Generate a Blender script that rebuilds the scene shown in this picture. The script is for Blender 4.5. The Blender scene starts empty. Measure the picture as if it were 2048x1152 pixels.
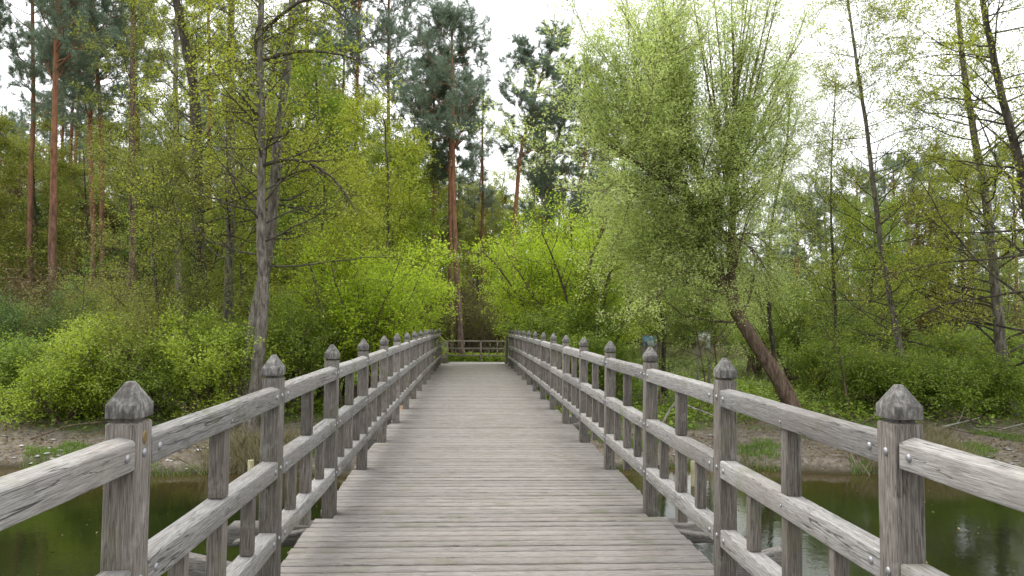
import bpy, math, random
import numpy as np
from mathutils import Vector, Matrix
random.seed(7)
rng = np.random.default_rng(11)
S = bpy.context.scene
COL = S.collection

# ------------------------------------------------------------------ camera
EYE = Vector((0, 0, 1.5)); FPX = 1480.0
YAW, PITCH, ROLL = .0566, .0475, .0093
cr = Vector((math.cos(YAW), -math.sin(YAW), 0))
cf = Vector((math.sin(YAW)*math.cos(PITCH), math.cos(YAW)*math.cos(PITCH), math.sin(PITCH)))
cu = cr.cross(cf)
r2 = cr*math.cos(ROLL) + cu*math.sin(ROLL); u2 = r2.cross(cf)
cam = bpy.data.objects.new('camera', bpy.data.cameras.new('camera')); COL.objects.link(cam)
cam.matrix_world = Matrix(((r2.x, u2.x, -cf.x, EYE.x), (r2.y, u2.y, -cf.y, EYE.y), (r2.z, u2.z, -cf.z, EYE.z), (0, 0, 0, 1)))
cam.data.sensor_width = 36; cam.data.lens = FPX/2048*36
cam.data.clip_start = 0.05; cam.data.clip_end = 2000
S.camera = cam
def at(px, py, Y):
    d = cf + r2*((px-1024)/FPX) - u2*((py-576)/FPX)
    return EYE + d*(Y/d.y)

# ------------------------------------------------------------------ sky, sun, exposure
SUN_EL, SUN_AZ = math.radians(58), math.radians(-42)      # soft light from beyond the bridge, a little to the left
W = bpy.data.worlds.new('World'); S.world = W; W.use_nodes = True
nt = W.node_tree; nt.nodes.clear()
def N(t, typ, **kw):
    n = t.nodes.new(typ)
    for k, v in kw.items(): setattr(n, k, v)
    return n
sky = N(nt, 'ShaderNodeTexSky', sky_type='NISHITA', sun_disc=False, sun_elevation=SUN_EL, sun_rotation=SUN_AZ)
sky.air_density = 1.0; sky.dust_density = 4.0; sky.ozone_density = 1.0
hs = N(nt, 'ShaderNodeHueSaturation'); hs.inputs['Saturation'].default_value = 0.22
nt.links.new(sky.outputs[0], hs.inputs['Color'])
tc = N(nt, 'ShaderNodeTexCoord'); nz = N(nt, 'ShaderNodeTexNoise'); nz.inputs['Scale'].default_value = 1.6; nz.inputs['Detail'].default_value = 5
nt.links.new(tc.outputs['Generated'], nz.inputs['Vector'])
cl = N(nt, 'ShaderNodeValToRGB'); cl.color_ramp.elements[0].position = .3; cl.color_ramp.elements[1].position = .7
cl.color_ramp.elements[0].color = (8.6, 8.9, 9.5, 1); cl.color_ramp.elements[1].color = (11.2, 11.3, 11.6, 1)
nt.links.new(nz.outputs['Fac'], cl.inputs[0])
mx = N(nt, 'ShaderNodeMix', data_type='RGBA'); mx.inputs[0].default_value = 0.82
nt.links.new(hs.outputs[0], mx.inputs[6]); nt.links.new(cl.outputs[0], mx.inputs[7])
bg = N(nt, 'ShaderNodeBackground'); bg.inputs['Strength'].default_value = 0.10
wo = N(nt, 'ShaderNodeOutputWorld')
nt.links.new(mx.outputs[2], bg.inputs['Color']); nt.links.new(bg.outputs[0], wo.inputs[0])
sl = bpy.data.lights.new('sun', 'SUN'); sl.energy = 1.2; sl.angle = math.radians(50); sl.color = (1, .96, .9)
so = bpy.data.objects.new('sun', sl); COL.objects.link(so)
sd = Vector((math.sin(SUN_AZ)*math.cos(SUN_EL), math.cos(SUN_AZ)*math.cos(SUN_EL), math.sin(SUN_EL)))
so.rotation_euler = sd.to_track_quat('Z', 'Y').to_euler()
S.view_settings.view_transform = 'Standard'; S.view_settings.look = 'None'
S.view_settings.gamma = 1; S.view_settings.exposure = 1.17
S.render.engine = 'CYCLES'
S.cycles.max_bounces = 8; S.cycles.transparent_max_bounces = 4; S.cycles.diffuse_bounces = 6; S.cycles.glossy_bounces = 3; S.cycles.transmission_bounces = 6

# ------------------------------------------------------------------ materials
def mat(name):
    m = bpy.data.materials.new(name); m.use_nodes = True
    t = m.node_tree; b = t.nodes['Principled BSDF']
    return m, t, b
def ramp(t, src, stops, interp='LINEAR'):
    r = N(t, 'ShaderNodeValToRGB'); r.color_ramp.interpolation = interp
    e = r.color_ramp.elements
    while len(e) < len(stops): e.new(0.5)
    for q, (p, c) in zip(e, stops): q.position = p; q.color = (*c, 1)
    t.links.new(src, r.inputs[0]); return r
def noise(t, vec, scale, detail=4, rough=.55, dist=0):
    n = N(t, 'ShaderNodeTexNoise'); n.inputs['Scale'].default_value = scale; n.inputs['Detail'].default_value = detail
    n.inputs['Roughness'].default_value = rough; n.inputs['Distortion'].default_value = dist
    if vec is not None: t.links.new(vec, n.inputs['Vector'])
    return n
def mixc(t, fac, a, b, mode='MIX'):
    m = N(t, 'ShaderNodeMix', data_type='RGBA', blend_type=mode)
    for s, v in ((0, fac), (6, a), (7, b)):
        if isinstance(v, (int, float)): m.inputs[s].default_value = v
        elif isinstance(v, tuple): m.inputs[s].default_value = (*v, 1)
        else: t.links.new(v, m.inputs[s])
    return m.outputs[2]
def math_(t, op, a, b=None):
    m = N(t, 'ShaderNodeMath', operation=op)
    for s, v in ((0, a), (1, b)):
        if v is None: continue
        if isinstance(v, (int, float)): m.inputs[s].default_value = v
        else: t.links.new(v, m.inputs[s])
    return m.outputs[0]

def wood(name, axis, cols, crack=.5, bump=.5, tint=None, scl=1.0, board=False, lichen=0.3):
    """weathered timber with grain along the given axis (0 x, 1 y, 2 z)"""
    m, t, b = mat(name)
    tcn = N(t, 'ShaderNodeTexCoord'); geo = N(t, 'ShaderNodeNewGeometry'); oi = N(t, 'ShaderNodeObjectInfo')
    off = N(t, 'ShaderNodeVectorMath', operation='ADD')
    k = math_(t, 'ADD', math_(t, 'MULTIPLY', geo.outputs['Random Per Island'], 53.0), math_(t, 'MULTIPLY', oi.outputs['Random'], 31.0))
    cmb = N(t, 'ShaderNodeCombineXYZ')
    for i in range(3): t.links.new(k, cmb.inputs[i])
    t.links.new(tcn.outputs['Object'], off.inputs[0]); t.links.new(cmb.outputs[0], off.inputs[1])
    def mapped(long, cross):
        mp = N(t, 'ShaderNodeMapping'); s = [cross]*3; s[axis] = long
        mp.inputs['Scale'].default_value = s; t.links.new(off.outputs[0], mp.inputs['Vector']); return mp.outputs[0]
    g1 = noise(t, mapped(9*scl, 190*scl), 1, 7, .72, .35)
    g2 = noise(t, mapped(9*scl, 330*scl), 1, 4, .65, .2)
    big = noise(t, mapped(1.3, 4.0), 1, 5, .6)
    blot = noise(t, off.outputs[0], 9, 6, .65)
    base = ramp(t, g1.outputs['Fac'], [(.36, cols[0]), (.5, cols[1]), (.63, cols[2])])
    c = mixc(t, ramp(t, g2.outputs['Fac'], [(.36, (.65,)*3), (.46, (0,)*3)]).outputs[0], base.outputs[0], tuple(x*.42 for x in cols[0]))
    c = mixc(t, ramp(t, big.outputs['Fac'], [(.45, (0,)*3), (.72, (.55,)*3)]).outputs[0], c, tint or tuple(x*.6 for x in cols[0]))
    # long drying cracks
    cn = noise(t, mapped(1.1, 26), 1, 3, .5, 1.2)
    d = math_(t, 'ABSOLUTE', math_(t, 'SUBTRACT', cn.outputs['Fac'], .5))
    cm = ramp(t, d, [(.0, (1,)*3), (.013, (.0,)*3)])
    gate = ramp(t, noise(t, mapped(.9, 5), 1, 2).outputs['Fac'], [(.46, (0,)*3), (.5, (1,)*3)])
    cmask = math_(t, 'MULTIPLY', math_(t, 'MULTIPLY', cm.outputs[0], gate.outputs[0]), crack)
    c = mixc(t, cmask, c, (.03, .026, .022))
    # pale lichen and green algae blotches
    c = mixc(t, math_(t, 'MULTIPLY', ramp(t, blot.outputs['Fac'], [(.58, (0,)*3), (.68, (1,)*3)]).outputs[0], lichen), c, (.36, .36, .32))
    alg = noise(t, off.outputs[0], 3.1, 5, .6)
    c = mixc(t, math_(t, 'MULTIPLY', ramp(t, alg.outputs['Fac'], [(.56, (0,)*3), (.7, (1,)*3)]).outputs[0], .45), c, (.115, .125, .05))
    # every board has its own tone
    tone = math_(t, 'ADD', math_(t, 'MULTIPLY', geo.outputs['Random Per Island'], .20), .90)
    if not board: tone = math_(t, 'ADD', math_(t, 'MULTIPLY', oi.outputs['Random'], .42), .78)
    v = N(t, 'ShaderNodeVectorMath', operation='SCALE'); t.links.new(c, v.inputs[0]); t.links.new(tone, v.inputs['Scale'])
    t.links.new(v.outputs[0], b.inputs['Base Color'])
    b.inputs['Roughness'].default_value = .86; b.inputs['Specular IOR Level'].default_value = .3
    h = math_(t, 'ADD', math_(t, 'MULTIPLY', g1.outputs['Fac'], 1.0), math_(t, 'MULTIPLY', g2.outputs['Fac'], .6))
    h = math_(t, 'SUBTRACT', h, math_(t, 'MULTIPLY', cmask, 2.0))
    bp = N(t, 'ShaderNodeBump'); bp.inputs['Strength'].default_value = bump; bp.inputs['Distance'].default_value = .006
    t.links.new(h, bp.inputs['Height']); t.links.new(bp.outputs[0], b.inputs['Normal'])
    return m

M = {}
GR = [(.10, .092, .084), (.26, .25, .237), (.44, .43, .415)]
M['rail_wood'] = wood('weathered rail timber', 1, [(.16, .15, .138), (.275, .264, .248), (.38, .37, .353)], .9, .6, (.20, .175, .15))
M['post_wood'] = wood('weathered post timber', 2, [(.075, .062, .05), (.165, .146, .126), (.27, .25, .222)], .7, .6, (.12, .10, .085))
M['beam_wood'] = wood('dark beam timber', 0, [(.09, .08, .07), (.18, .165, .145), (.30, .285, .26)], .6, .6)
M['deck_wood'] = wood('deck boards', 0, [(.14, .124, .108), (.245, .224, .202), (.325, .302, .276)], .5, .6, (.19, .16, .135), 1, True, .15)
M['fence_wood'] = wood('old fence timber', 1, [(.10, .085, .06), (.20, .175, .13), (.30, .27, .2)], .4, .4)
m, t, b = mat('cap end grain'); tcn = N(t, 'ShaderNodeTexCoord'); oi = N(t, 'ShaderNodeObjectInfo')
va = N(t, 'ShaderNodeVectorMath', operation='ADD'); t.links.new(tcn.outputs['Object'], va.inputs[0]); t.links.new(math_(t, 'MULTIPLY', oi.outputs['Random'], 20), va.inputs[1])
mp = N(t, 'ShaderNodeMapping'); mp.inputs['Scale'].default_value = (1, 1, .28); t.links.new(va.outputs[0], mp.inputs[0])
n1 = noise(t, mp.outputs[0], 75, 8, .75); n2 = noise(t, va.outputs[0], 16, 5, .7)
c = ramp(t, n1.outputs['Fac'], [(.33, (.04, .038, .034)), (.48, (.13, .12, .108)), (.62, (.27, .26, .24)), (.75, (.42, .41, .37))])
c = mixc(t, ramp(t, n2.outputs['Fac'], [(.45, (0,)*3), (.62, (.75,)*3)]).outputs[0], c.outputs[0], (.055, .05, .043))
t.links.new(c, b.inputs['Base Color']); b.inputs['Roughness'].default_value = .9
bp = N(t, 'ShaderNodeBump'); bp.inputs['Strength'].default_value = .5; bp.inputs['Distance'].default_value = .003
t.links.new(n1.outputs['Fac'], bp.inputs['Height']); t.links.new(bp.outputs[0], b.inputs['Normal']); M['cap'] = m
m, t, b = mat('galvanised steel'); b.inputs['Metallic'].default_value = .85; b.inputs['Roughness'].default_value = .5
b.inputs['Base Color'].default_value = (.33, .33, .34, 1); M['steel'] = m
m, t, b = mat('brass'); b.inputs['Metallic'].default_value = .6; b.inputs['Roughness'].default_value = .5
b.inputs['Base Color'].default_value = (.24, .17, .07, 1); M['brass'] = m

def leafmat(name, dark, mid, light, trans=.35, clump=.6):
    dark = tuple(a*.6+b_*.4 for a, b_ in zip(dark, mid)); light = tuple(a*.65+b_*.35 for a, b_ in zip(light, mid)); trans = trans+.04
    m = bpy.data.materials.new(name); m.use_nodes = True; t = m.node_tree; t.nodes.clear()
    geo = N(t, 'ShaderNodeNewGeometry'); tcn = N(t, 'ShaderNodeTexCoord')
    nz = noise(t, tcn.outputs['Object'], .9, 3, .6)
    f = math_(t, 'ADD', math_(t, 'MULTIPLY', geo.outputs['Random Per Island'], 1-clump*.5), math_(t, 'MULTIPLY', math_(t, 'SUBTRACT', nz.outputs['Fac'], .32), clump))
    c = ramp(t, f, [(.12, dark), (.5, mid), (.92, light)])
    d = N(t, 'ShaderNodeBsdfDiffuse'); tr = N(t, 'ShaderNodeBsdfTranslucent'); ms = N(t, 'ShaderNodeMixShader'); ms.inputs[0].default_value = trans
    g = N(t, 'ShaderNodeBsdfGlossy'); g.inputs['Roughness'].default_value = .5; ms2 = N(t, 'ShaderNodeMixShader'); ms2.inputs[0].default_value = .04
    o = N(t, 'ShaderNodeOutputMaterial')
    t.links.new(c.outputs[0], d.inputs[0]); t.links.new(c.outputs[0], tr.inputs[0])
    t.links.new(d.outputs[0], ms.inputs[1]); t.links.new(tr.outputs[0], ms.inputs[2])
    t.links.new(ms.outputs[0], ms2.inputs[1]); t.links.new(g.outputs[0], ms2.inputs[2]); t.links.new(ms2.outputs[0], o.inputs[0])
    return m
M['leaf_maple'] = leafmat('bright maple leaves', (.18, .26, .02), (.36, .47, .035), (.58, .68, .08), .45)
M['leaf_lime'] = leafmat('lime green maple leaves', (.28, .40, .015), (.47, .62, .03), (.68, .80, .08), .48)
M['leaf_green'] = leafmat('mid green leaves', (.11, .17, .02), (.25, .36, .035), (.44, .55, .07), .42)
M['leaf_alder'] = leafmat('alder spring leaves', (.19, .22, .012), (.39, .44, .035), (.58, .63, .09), .42)
M['leaf_olive'] = leafmat('olive spring leaves', (.15, .17, .025), (.32, .35, .05), (.50, .54, .10), .4)
M['leaf_willow'] = leafmat('willow leaves', (.34, .42, .11), (.58, .69, .21), (.74, .84, .32), .5)
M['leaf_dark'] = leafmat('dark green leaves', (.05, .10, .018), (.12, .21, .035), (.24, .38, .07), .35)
M['needle'] = leafmat('pine needles', (.08, .12, .08), (.20, .265, .175), (.36, .44, .30), .28)
M['grass_blade'] = leafmat('grass blades', (.06, .12, .012), (.14, .24, .025), (.28, .38, .06), .3)
M['meadow_blade'] = leafmat('muted meadow grass', (.10, .12, .04), (.19, .22, .08), (.32, .34, .16), .3)
M['dry_blade'] = leafmat('dry grass blades', (.14, .12, .05), (.28, .25, .13), (.42, .40, .24), .2)
M['dry_leaf'] = leafmat('rusty buds and dry leaves', (.09, .055, .02), (.19, .13, .05), (.28, .24, .08), .25)

def bark(name, a, b_, c_, sc=9, upper=None, zsplit=6, moss=.25):
    m, t, b = mat(name); tcn = N(t, 'ShaderNodeTexCoord')
    mp = N(t, 'ShaderNodeMapping'); mp.inputs['Scale'].default_value = (1, 1, .28); t.links.new(tcn.outputs['Object'], mp.inputs[0])
    n1 = noise(t, mp.outputs[0], sc, 7, .68, .5); n2 = noise(t, tcn.outputs['Object'], 1.4, 4)
    c = ramp(t, n1.outputs['Fac'], [(.34, a), (.5, b_), (.68, c_)]).outputs[0]
    if upper:
        sp = N(t, 'ShaderNodeSeparateXYZ'); t.links.new(tcn.outputs['Object'], sp.inputs[0])
        u = ramp(t, n1.outputs['Fac'], [(.36, tuple(x*.5 for x in upper)), (.55, upper), (.72, tuple(min(1, x*1.25) for x in upper))]).outputs[0]
        mr = N(t, 'ShaderNodeMapRange'); mr.inputs['From Min'].default_value = zsplit-4; mr.inputs['From Max'].default_value = zsplit+3
        t.links.new(math_(t, 'ADD', sp.outputs['Z'], math_(t, 'MULTIPLY', n2.outputs['Fac'], 2)), mr.inputs['Value'])
        c = mixc(t, mr.outputs[0], c, u)
    c = mixc(t, math_(t, 'MULTIPLY', ramp(t, n2.outputs['Fac'], [(.48, (0,)*3), (.62, (1,)*3)]).outputs[0], moss), c, (.10, .12, .045))
    t.links.new(c, b.inputs['Base Color']); b.inputs['Roughness'].default_value = .92; b.inputs['Specular IOR Level'].default_value = .15
    bp = N(t, 'ShaderNodeBump'); bp.inputs['Strength'].default_value = .9; bp.inputs['Distance'].default_value = .04
    t.links.new(n1.outputs['Fac'], bp.inputs['Height']); t.links.new(bp.outputs[0], b.inputs['Normal'])
    return m
M['bark_alder'] = bark('grey alder bark', (.05, .041, .033), (.155, .135, .112), (.29, .265, .23), 13)
M['bark_dark'] = bark('dark bark', (.028, .022, .018), (.075, .063, .05), (.15, .13, .105), 9)
M['bark_willow'] = bark('brown willow bark', (.05, .033, .024), (.14, .095, .07), (.24, .18, .14), 10, moss=.12)
M['bark_pine'] = bark('pine bark', (.05, .035, .028), (.14, .095, .075), (.25, .18, .145), 8, upper=(.27, .13, .075), zsplit=7, moss=.15)
M['bark_pale'] = bark('pale sapling bark', (.15, .135, .11), (.30, .28, .24), (.44, .42, .37), 14)
M['bark_twig'] = bark('brown twigs', (.07, .05, .035), (.15, .11, .08), (.24, .185, .135), 14)

# ------------------------------------------------------------------ mesh helpers
def newmesh(name, V, F, mats, smooth=False, midx=None):
    """V (n,3); F either (m,k) array or list of (m,k) arrays"""
    me = bpy.data.meshes.new(name)
    Fs = F if isinstance(F, list) else [F]
    Fs = [np.asarray(f, dtype=np.int32) for f in Fs if len(f)]
    V = np.asarray(V, dtype=np.float32)
    me.vertices.add(len(V)); me.vertices.foreach_set('co', V.ravel())
    loops = np.concatenate([f.ravel() for f in Fs]); sizes = np.concatenate([np.full(len(f), f.shape[1], np.int32) for f in Fs])
    me.loops.add(len(loops)); me.loops.foreach_set('vertex_index', loops)
    me.polygons.add(len(sizes)); me.polygons.foreach_set('loop_start', np.concatenate([[0], np.cumsum(sizes)[:-1]]).astype(np.int32))
    me.polygons.foreach_set('loop_total', sizes)
    if smooth: me.polygons.foreach_set('use_smooth', np.ones(len(sizes), bool))
    for mm in (mats if isinstance(mats, (list, tuple)) else [mats]): me.materials.append(mm)
    if midx is not None: me.polygons.foreach_set('material_index', np.asarray(midx, np.int32))
    me.update(calc_edges=True); me.validate()
    return me
def link(name, me, parent=None, loc=None):
    o = bpy.data.objects.new(name, me); COL.objects.link(o)
    if parent is not None: o.parent = parent
    if loc is not None: o.location = loc
    return o
def tag(o, label=None, cat=None, group=None, kind=None):
    for k, v in (('label', label), ('category', cat), ('group', group), ('kind', kind)):
        if v: o[k] = v
    return o
def empty(name, loc=(0, 0, 0), rz=0.0):
    o = bpy.data.objects.new(name, None); COL.objects.link(o); o.location = loc; o.rotation_euler = (0, 0, rz)
    o.empty_display_size = .2
    return o
def copy_tree(o, parent=None):
    c = o.copy(); COL.objects.link(c)
    if parent is not None: c.parent = parent
    for ch in list(o.children): copy_tree(ch, c)
    return c
BOXF = np.array([[0, 3, 2, 1], [4, 5, 6, 7], [0, 1, 5, 4], [1, 2, 6, 5], [2, 3, 7, 6], [3, 0, 4, 7]])
class MB:
    def __init__(s): s.V = []; s.F = {}; s.n = 0
    def add(s, V, F):
        V = np.asarray(V, float); s.V.append(V)
        for f in F: s.F.setdefault(len(f), []).append([i+s.n for i in f])
        s.n += len(V)
    def box(s, a, b):
        x0, y0, z0 = a; x1, y1, z1 = b
        s.add([(x0, y0, z0), (x1, y0, z0), (x1, y1, z0), (x0, y1, z0), (x0, y0, z1), (x1, y0, z1), (x1, y1, z1), (x0, y1, z1)], BOXF.tolist())
    def frustum_stack(s, rings):
        """rings: list of (hx, hy, z) centred; capped both ends"""
        V = []; F = []
        for hx, hy, z in rings: V += [(-hx, -hy, z), (hx, -hy, z), (hx, hy, z), (-hx, hy, z)]
        F.append([3, 2, 1, 0]); k = len(rings)
        for i in range(k-1):
            for j in range(4): F.append([i*4+j, i*4+(j+1) % 4, (i+1)*4+(j+1) % 4, (i+1)*4+j])
        q = (k-1)*4; F.append([q, q+1, q+2, q+3]); s.add(V, F)
    def sweep(s, prof, p0, p1, side):
        """prof (u,w) outline swept from p0 to p1; u along 'side', w up"""
        p0 = np.array(p0); p1 = np.array(p1); side = np.array(side); k = len(prof)
        V = [p0+side*u+np.array([0, 0, w]) for u, w in prof]+[p1+side*u+np.array([0, 0, w]) for u, w in prof]
        F = [list(range(k))[::-1], list(range(k, 2*k))]+[[i, (i+1) % k, k+(i+1) % k, k+i] for i in range(k)]
        s.add(V, F)
    def mesh(s, name, m, bevel=0):
        V = np.concatenate(s.V); me = newmesh(name, V, [np.array(f) for f in s.F.values()], m)
        return me
    def build(s, name, m, parent=None, loc=None, bevel=0, seg=1):
        o = link(name, s.mesh(name, m), parent, loc)
        if bevel: bev(o, bevel, seg)
        return o
def bev(o, w, seg=1):
    b = o.modifiers.new('b', 'BEVEL'); b.width = w; b.segments = seg; b.use_clamp_overlap = True; b.limit_method = 'ANGLE'; b.angle_limit = math.radians(30)
def dome_mesh(name, r, h, m, axis=(1, 0, 0), seg=14):
    ax = np.array(axis, float); up = np.array([0, 0, 1.]) if abs(ax[2]) < .9 else np.array([1., 0, 0])
    u = np.cross(ax, up); u /= np.linalg.norm(u); v = np.cross(ax, u)
    V = []; F3 = []; F4 = []
    rr = [(1, 0), (1, .25), (.86, .6), (.55, .9)]
    for a, b in rr:
        for i in range(seg):
            th = 2*math.pi*i/seg; V.append(u*math.cos(th)*r*a+v*math.sin(th)*r*a+ax*h*b)
    for k in range(len(rr)-1):
        for i in range(seg): F4.append([k*seg+i, k*seg+(i+1) % seg, (k+1)*seg+(i+1) % seg, (k+1)*seg+i])
    V.append(ax*h); q = len(V)-1; k = len(rr)-1
    for i in range(seg): F3.append([k*seg+i, k*seg+(i+1) % seg, q])
    return newmesh(name, V, [np.array(F4), np.array(F3)], m, True)

# tubes from arrays of curves -------------------------------------------------
def tubes(P, R, sides=5, rough=0):
    """P (n,k,3), R (n,k) -> V, F"""
    n, k, _ = P.shape
    T = np.gradient(P, axis=1); T /= np.linalg.norm(T, axis=2, keepdims=True)+1e-9
    mean = P[:, -1]-P[:, 0]; mean /= np.linalg.norm(mean, axis=1, keepdims=True)+1e-9
    ref = np.cross(mean, np.where(np.abs(mean[:, 2:3]) > .8, np.array([[1., .1, 0]]), np.array([[.05, 0, 1.]])))
    ref /= np.linalg.norm(ref, axis=1, keepdims=True)+1e-9
    u = np.cross(T, np.cross(ref[:, None, :], T)); u /= np.linalg.norm(u, axis=2, keepdims=True)+1e-9
    v = np.cross(T, u)
    th = np.arange(sides)*2*math.pi/sides
    rr = R[:, :, None]*np.ones(sides)
    if rough: rr = rr*(1+rng.normal(0, rough, rr.shape))
    V = P[:, :, None, :]+rr[..., None]*(np.cos(th)[None, None, :, None]*u[:, :, None, :]+np.sin(th)[None, None, :, None]*v[:, :, None, :])
    idx = np.arange(n*k*sides).reshape(n, k, sides); nx = np.roll(idx, -1, axis=2)
    F = np.stack([idx[:, :-1], nx[:, :-1], nx[:, 1:], idx[:, 1:]], -1).reshape(-1, 4)
    return V.reshape(-1, 3), F
def merge(parts):
    Vs, Fs, n = [], [], 0
    for V, F in parts:
        Vs.append(V); Fs.append(F+n); n += len(V)
    return np.concatenate(Vs), np.concatenate(Fs)
def resample(pts, k):
    pts = np.array(pts, float); d = np.r_[0, np.cumsum(np.linalg.norm(np.diff(pts[:, :3], axis=0), axis=1))]
    s = np.linspace(0, d[-1], k); lin = np.stack([np.interp(s, d, pts[:, i]) for i in range(pts.shape[1])], 1)
    for _ in range(max(1, k//8)):
        q = lin.copy(); q[1:-1] = .25*lin[:-2]+.5*lin[1:-1]+.25*lin[2:]; lin = q
    return lin
def sub(P, R, nch, t0, t1, ang, L, shape=None, up=0., wob=.12, k=6, ratio=.5, minr=.003, rmax=9, cone=.25, flat=0., tip=.15):
    """grow nch children on every parent curve"""
    n, kk, _ = P.shape
    t = t0+(t1-t0)*((np.arange(nch)[None, :]+rng.random((n, nch)))/nch)
    x = t*(kk-1); i = np.minimum(x.astype(int), kk-2); f = (x-i)[..., None]; ar = np.arange(n)[:, None]
    p = P[ar, i]*(1-f)+P[ar, i+1]*f; r = R[ar, i]*(1-f[..., 0])+R[ar, i+1]*f[..., 0]
    T = P[ar, i+1]-P[ar, i]; T /= np.linalg.norm(T, axis=2, keepdims=True)+1e-9
    ref = rng.normal(size=T.shape); 
    if flat: ref[..., 2] *= 1
    a = np.cross(T, ref); a /= np.linalg.norm(a, axis=2, keepdims=True)+1e-9
    if flat: a[..., 2] *= (1-flat); a /= np.linalg.norm(a, axis=2, keepdims=True)+1e-9
    A = ang+rng.normal(0, cone, t.shape); D = np.cos(A)[..., None]*T+np.sin(A)[..., None]*a
    Ls = L*(rng.uniform(.65, 1.25, t.shape))
    if shape is not None: Ls = Ls*shape(t)
    Ls = np.maximum(Ls, .05)
    D = D.reshape(-1, 3); p = p.reshape(-1, 3); Ls = Ls.reshape(-1); r = r.reshape(-1)
    m = len(D); C = np.zeros((m, k, 3)); C[:, 0] = p
    for s in range(1, k):
        D = D+rng.normal(0, wob, D.shape); D[:, 2] += up/k*2
        D /= np.linalg.norm(D, axis=1, keepdims=True)+1e-9
        C[:, s] = C[:, s-1]+D*(Ls/(k-1))[:, None]
    r0 = np.clip(r*ratio, minr, rmax); Rr = r0[:, None]*np.linspace(1, tip, k)[None, :]; Rr = np.maximum(Rr, minr*.6)
    return C, Rr
def leaves(P, per, size, jit=.06, t0=.15, width=.55, upb=.6, drop=0., radial=False, keep=None):
    """leaf quads along curves"""
    n, k, _ = P.shape; m = n*per
    ci = np.repeat(np.arange(n), per); t = rng.uniform(t0, 1, m); x = t*(k-1); i = np.minimum(x.astype(int), k-2); f = (x-i)[:, None]
    c = P[ci, i]*(1-f)+P[ci, i+1]*f
    T = P[ci, i+1]-P[ci, i]; T /= np.linalg.norm(T, axis=1, keepdims=True)+1e-9
    c = c+rng.normal(0, jit, c.shape)*np.array([1, 1, .75]); 
    s = size*rng.uniform(.55, 1.3, m)[:, None]
    if radial:
        l = T*.7+rng.normal(0, .55, T.shape); nn = np.cross(l, rng.normal(size=l.shape))
    else:
        nn = rng.normal(0, 1, (m, 3)); nn[:, 2] = np.abs(nn[:, 2])+upb
        l = np.cross(nn, rng.normal(size=nn.shape)); l[:, 2] -= drop
    l /= np.linalg.norm(l, axis=1, keepdims=True)+1e-9
    w = np.cross(nn, l); w /= np.linalg.norm(w, axis=1, keepdims=True)+1e-9
    V = np.stack([c, c+l*s*.5+w*s*width*.5, c+l*s, c+l*s*.5-w*s*width*.5], 1)
    if radial: V = np.stack([c-w*s*width*.5, c+w*s*width*.5, c+l*s], 1)
    q = V.shape[1]
    return V.reshape(-1, 3), np.arange(m*q).reshape(m, q)

# ------------------------------------------------------------------ terrain
WATER = -1.6
XS, XE, DY_END = -1.125, 1.50, 27.6            # deck edges and end
def deck_z(y): return .052-(y-12.0)**2*.00028
def fbm(x, y):
    return (np.sin(x*.61+1.3*np.sin(y*.37))*np.cos(y*.53+1.1*np.sin(x*.29))*.5+np.sin(x*1.7+y*.9)*np.cos(y*1.9-x*.6)*.25+np.sin(x*4.1-y*2.3)*np.cos(y*3.7+x*2.9)*.1)
def ground(x, y):
    x = np.asarray(x, float); y = np.asarray(y, float)
    shore = 15.4+.35*np.sin(x*.45)+.22*np.sin(x*1.3+1)-np.clip((np.abs(x)-9)*.03, 0, 1.2)
    d = y-shore
    bed = -2.9+np.clip((d+4)/4, 0, 1)**2*1.15
    bank = WATER-.12+.30*np.clip(d/.5, 0, 1)+.36*np.clip((d-.3)/4.2, 0, 1)+.52*np.clip((d-3.5)/14, 0, 1)
    z = np.where(d < 0, bed, bank)
    z = z+fbm(x, y)*np.clip(d/2, 0, 1)*.10
    z = np.where((d > 0)&(d < 8), z+.03*np.sin(x*5.2+y*3.1)*np.cos(y*6.3-x*2.1), z)
    # embankment carrying the path down from the end of the deck
    px = np.clip((np.abs(x-.14)-1.9)/1.6, 0, 1); along = np.clip((y-23.0)/4.0, 0, 1)*np.where(y < 40, 1, np.clip((44-y)/4, 0, 1))
    pz = deck_z(27.6)-.075-np.clip((y-27.6)/9.5, 0, 1)*.44
    z = z*(1-(1-px)*along)+pz*(1-px)*along
    near = -14.0-y                                           # the near bank behind the camera
    z = np.where(y < -9.5, -2.9+np.clip(near+4.5, 0, 4.5)/4.5*1.9, z)
    far = np.hypot(x, y); z = z+np.clip((far-90)/200, 0, 1)*2.0
    return z
def gz(x, y): return float(ground(np.array([x]), np.array([y]))[0])
xs = np.concatenate([-np.geomspace(500, 22, 26), np.arange(-21, 21.01, .22), np.geomspace(22, 500, 26)])
ys = np.concatenate([-np.geomspace(300, 12, 14), np.arange(-11, 14, 1.0), np.arange(14, 30, .16), np.arange(30, 60, .7), np.geomspace(61, 600, 22)])
X, Y = np.meshgrid(xs, ys); Z = ground(X, Y); idx = np.arange(X.size).reshape(X.shape)
F = np.stack([idx[:-1, :-1], idx[:-1, 1:], idx[1:, 1:], idx[1:, :-1]], -1).reshape(-1, 4)
m, t, b = mat('forest floor'); tcn = N(t, 'ShaderNodeTexCoord'); ob = tcn.outputs['Object']
n1 = noise(t, ob, .45, 5, .6); n2 = noise(t, ob, 7, 7, .7); n3 = noise(t, ob, 32, 5, .7); n4 = noise(t, ob, 1.7, 5, .65)
soil = ramp(t, n2.outputs['Fac'], [(.3, (.065, .052, .038)), (.5, (.165, .138, .105)), (.68, (.28, .25, .20))]).outputs[0]
soil = mixc(t, ramp(t, n3.outputs['Fac'], [(.56, (0,)*3), (.66, (.8,)*3)]).outputs[0], soil, (.40, .35, .29))
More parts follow.
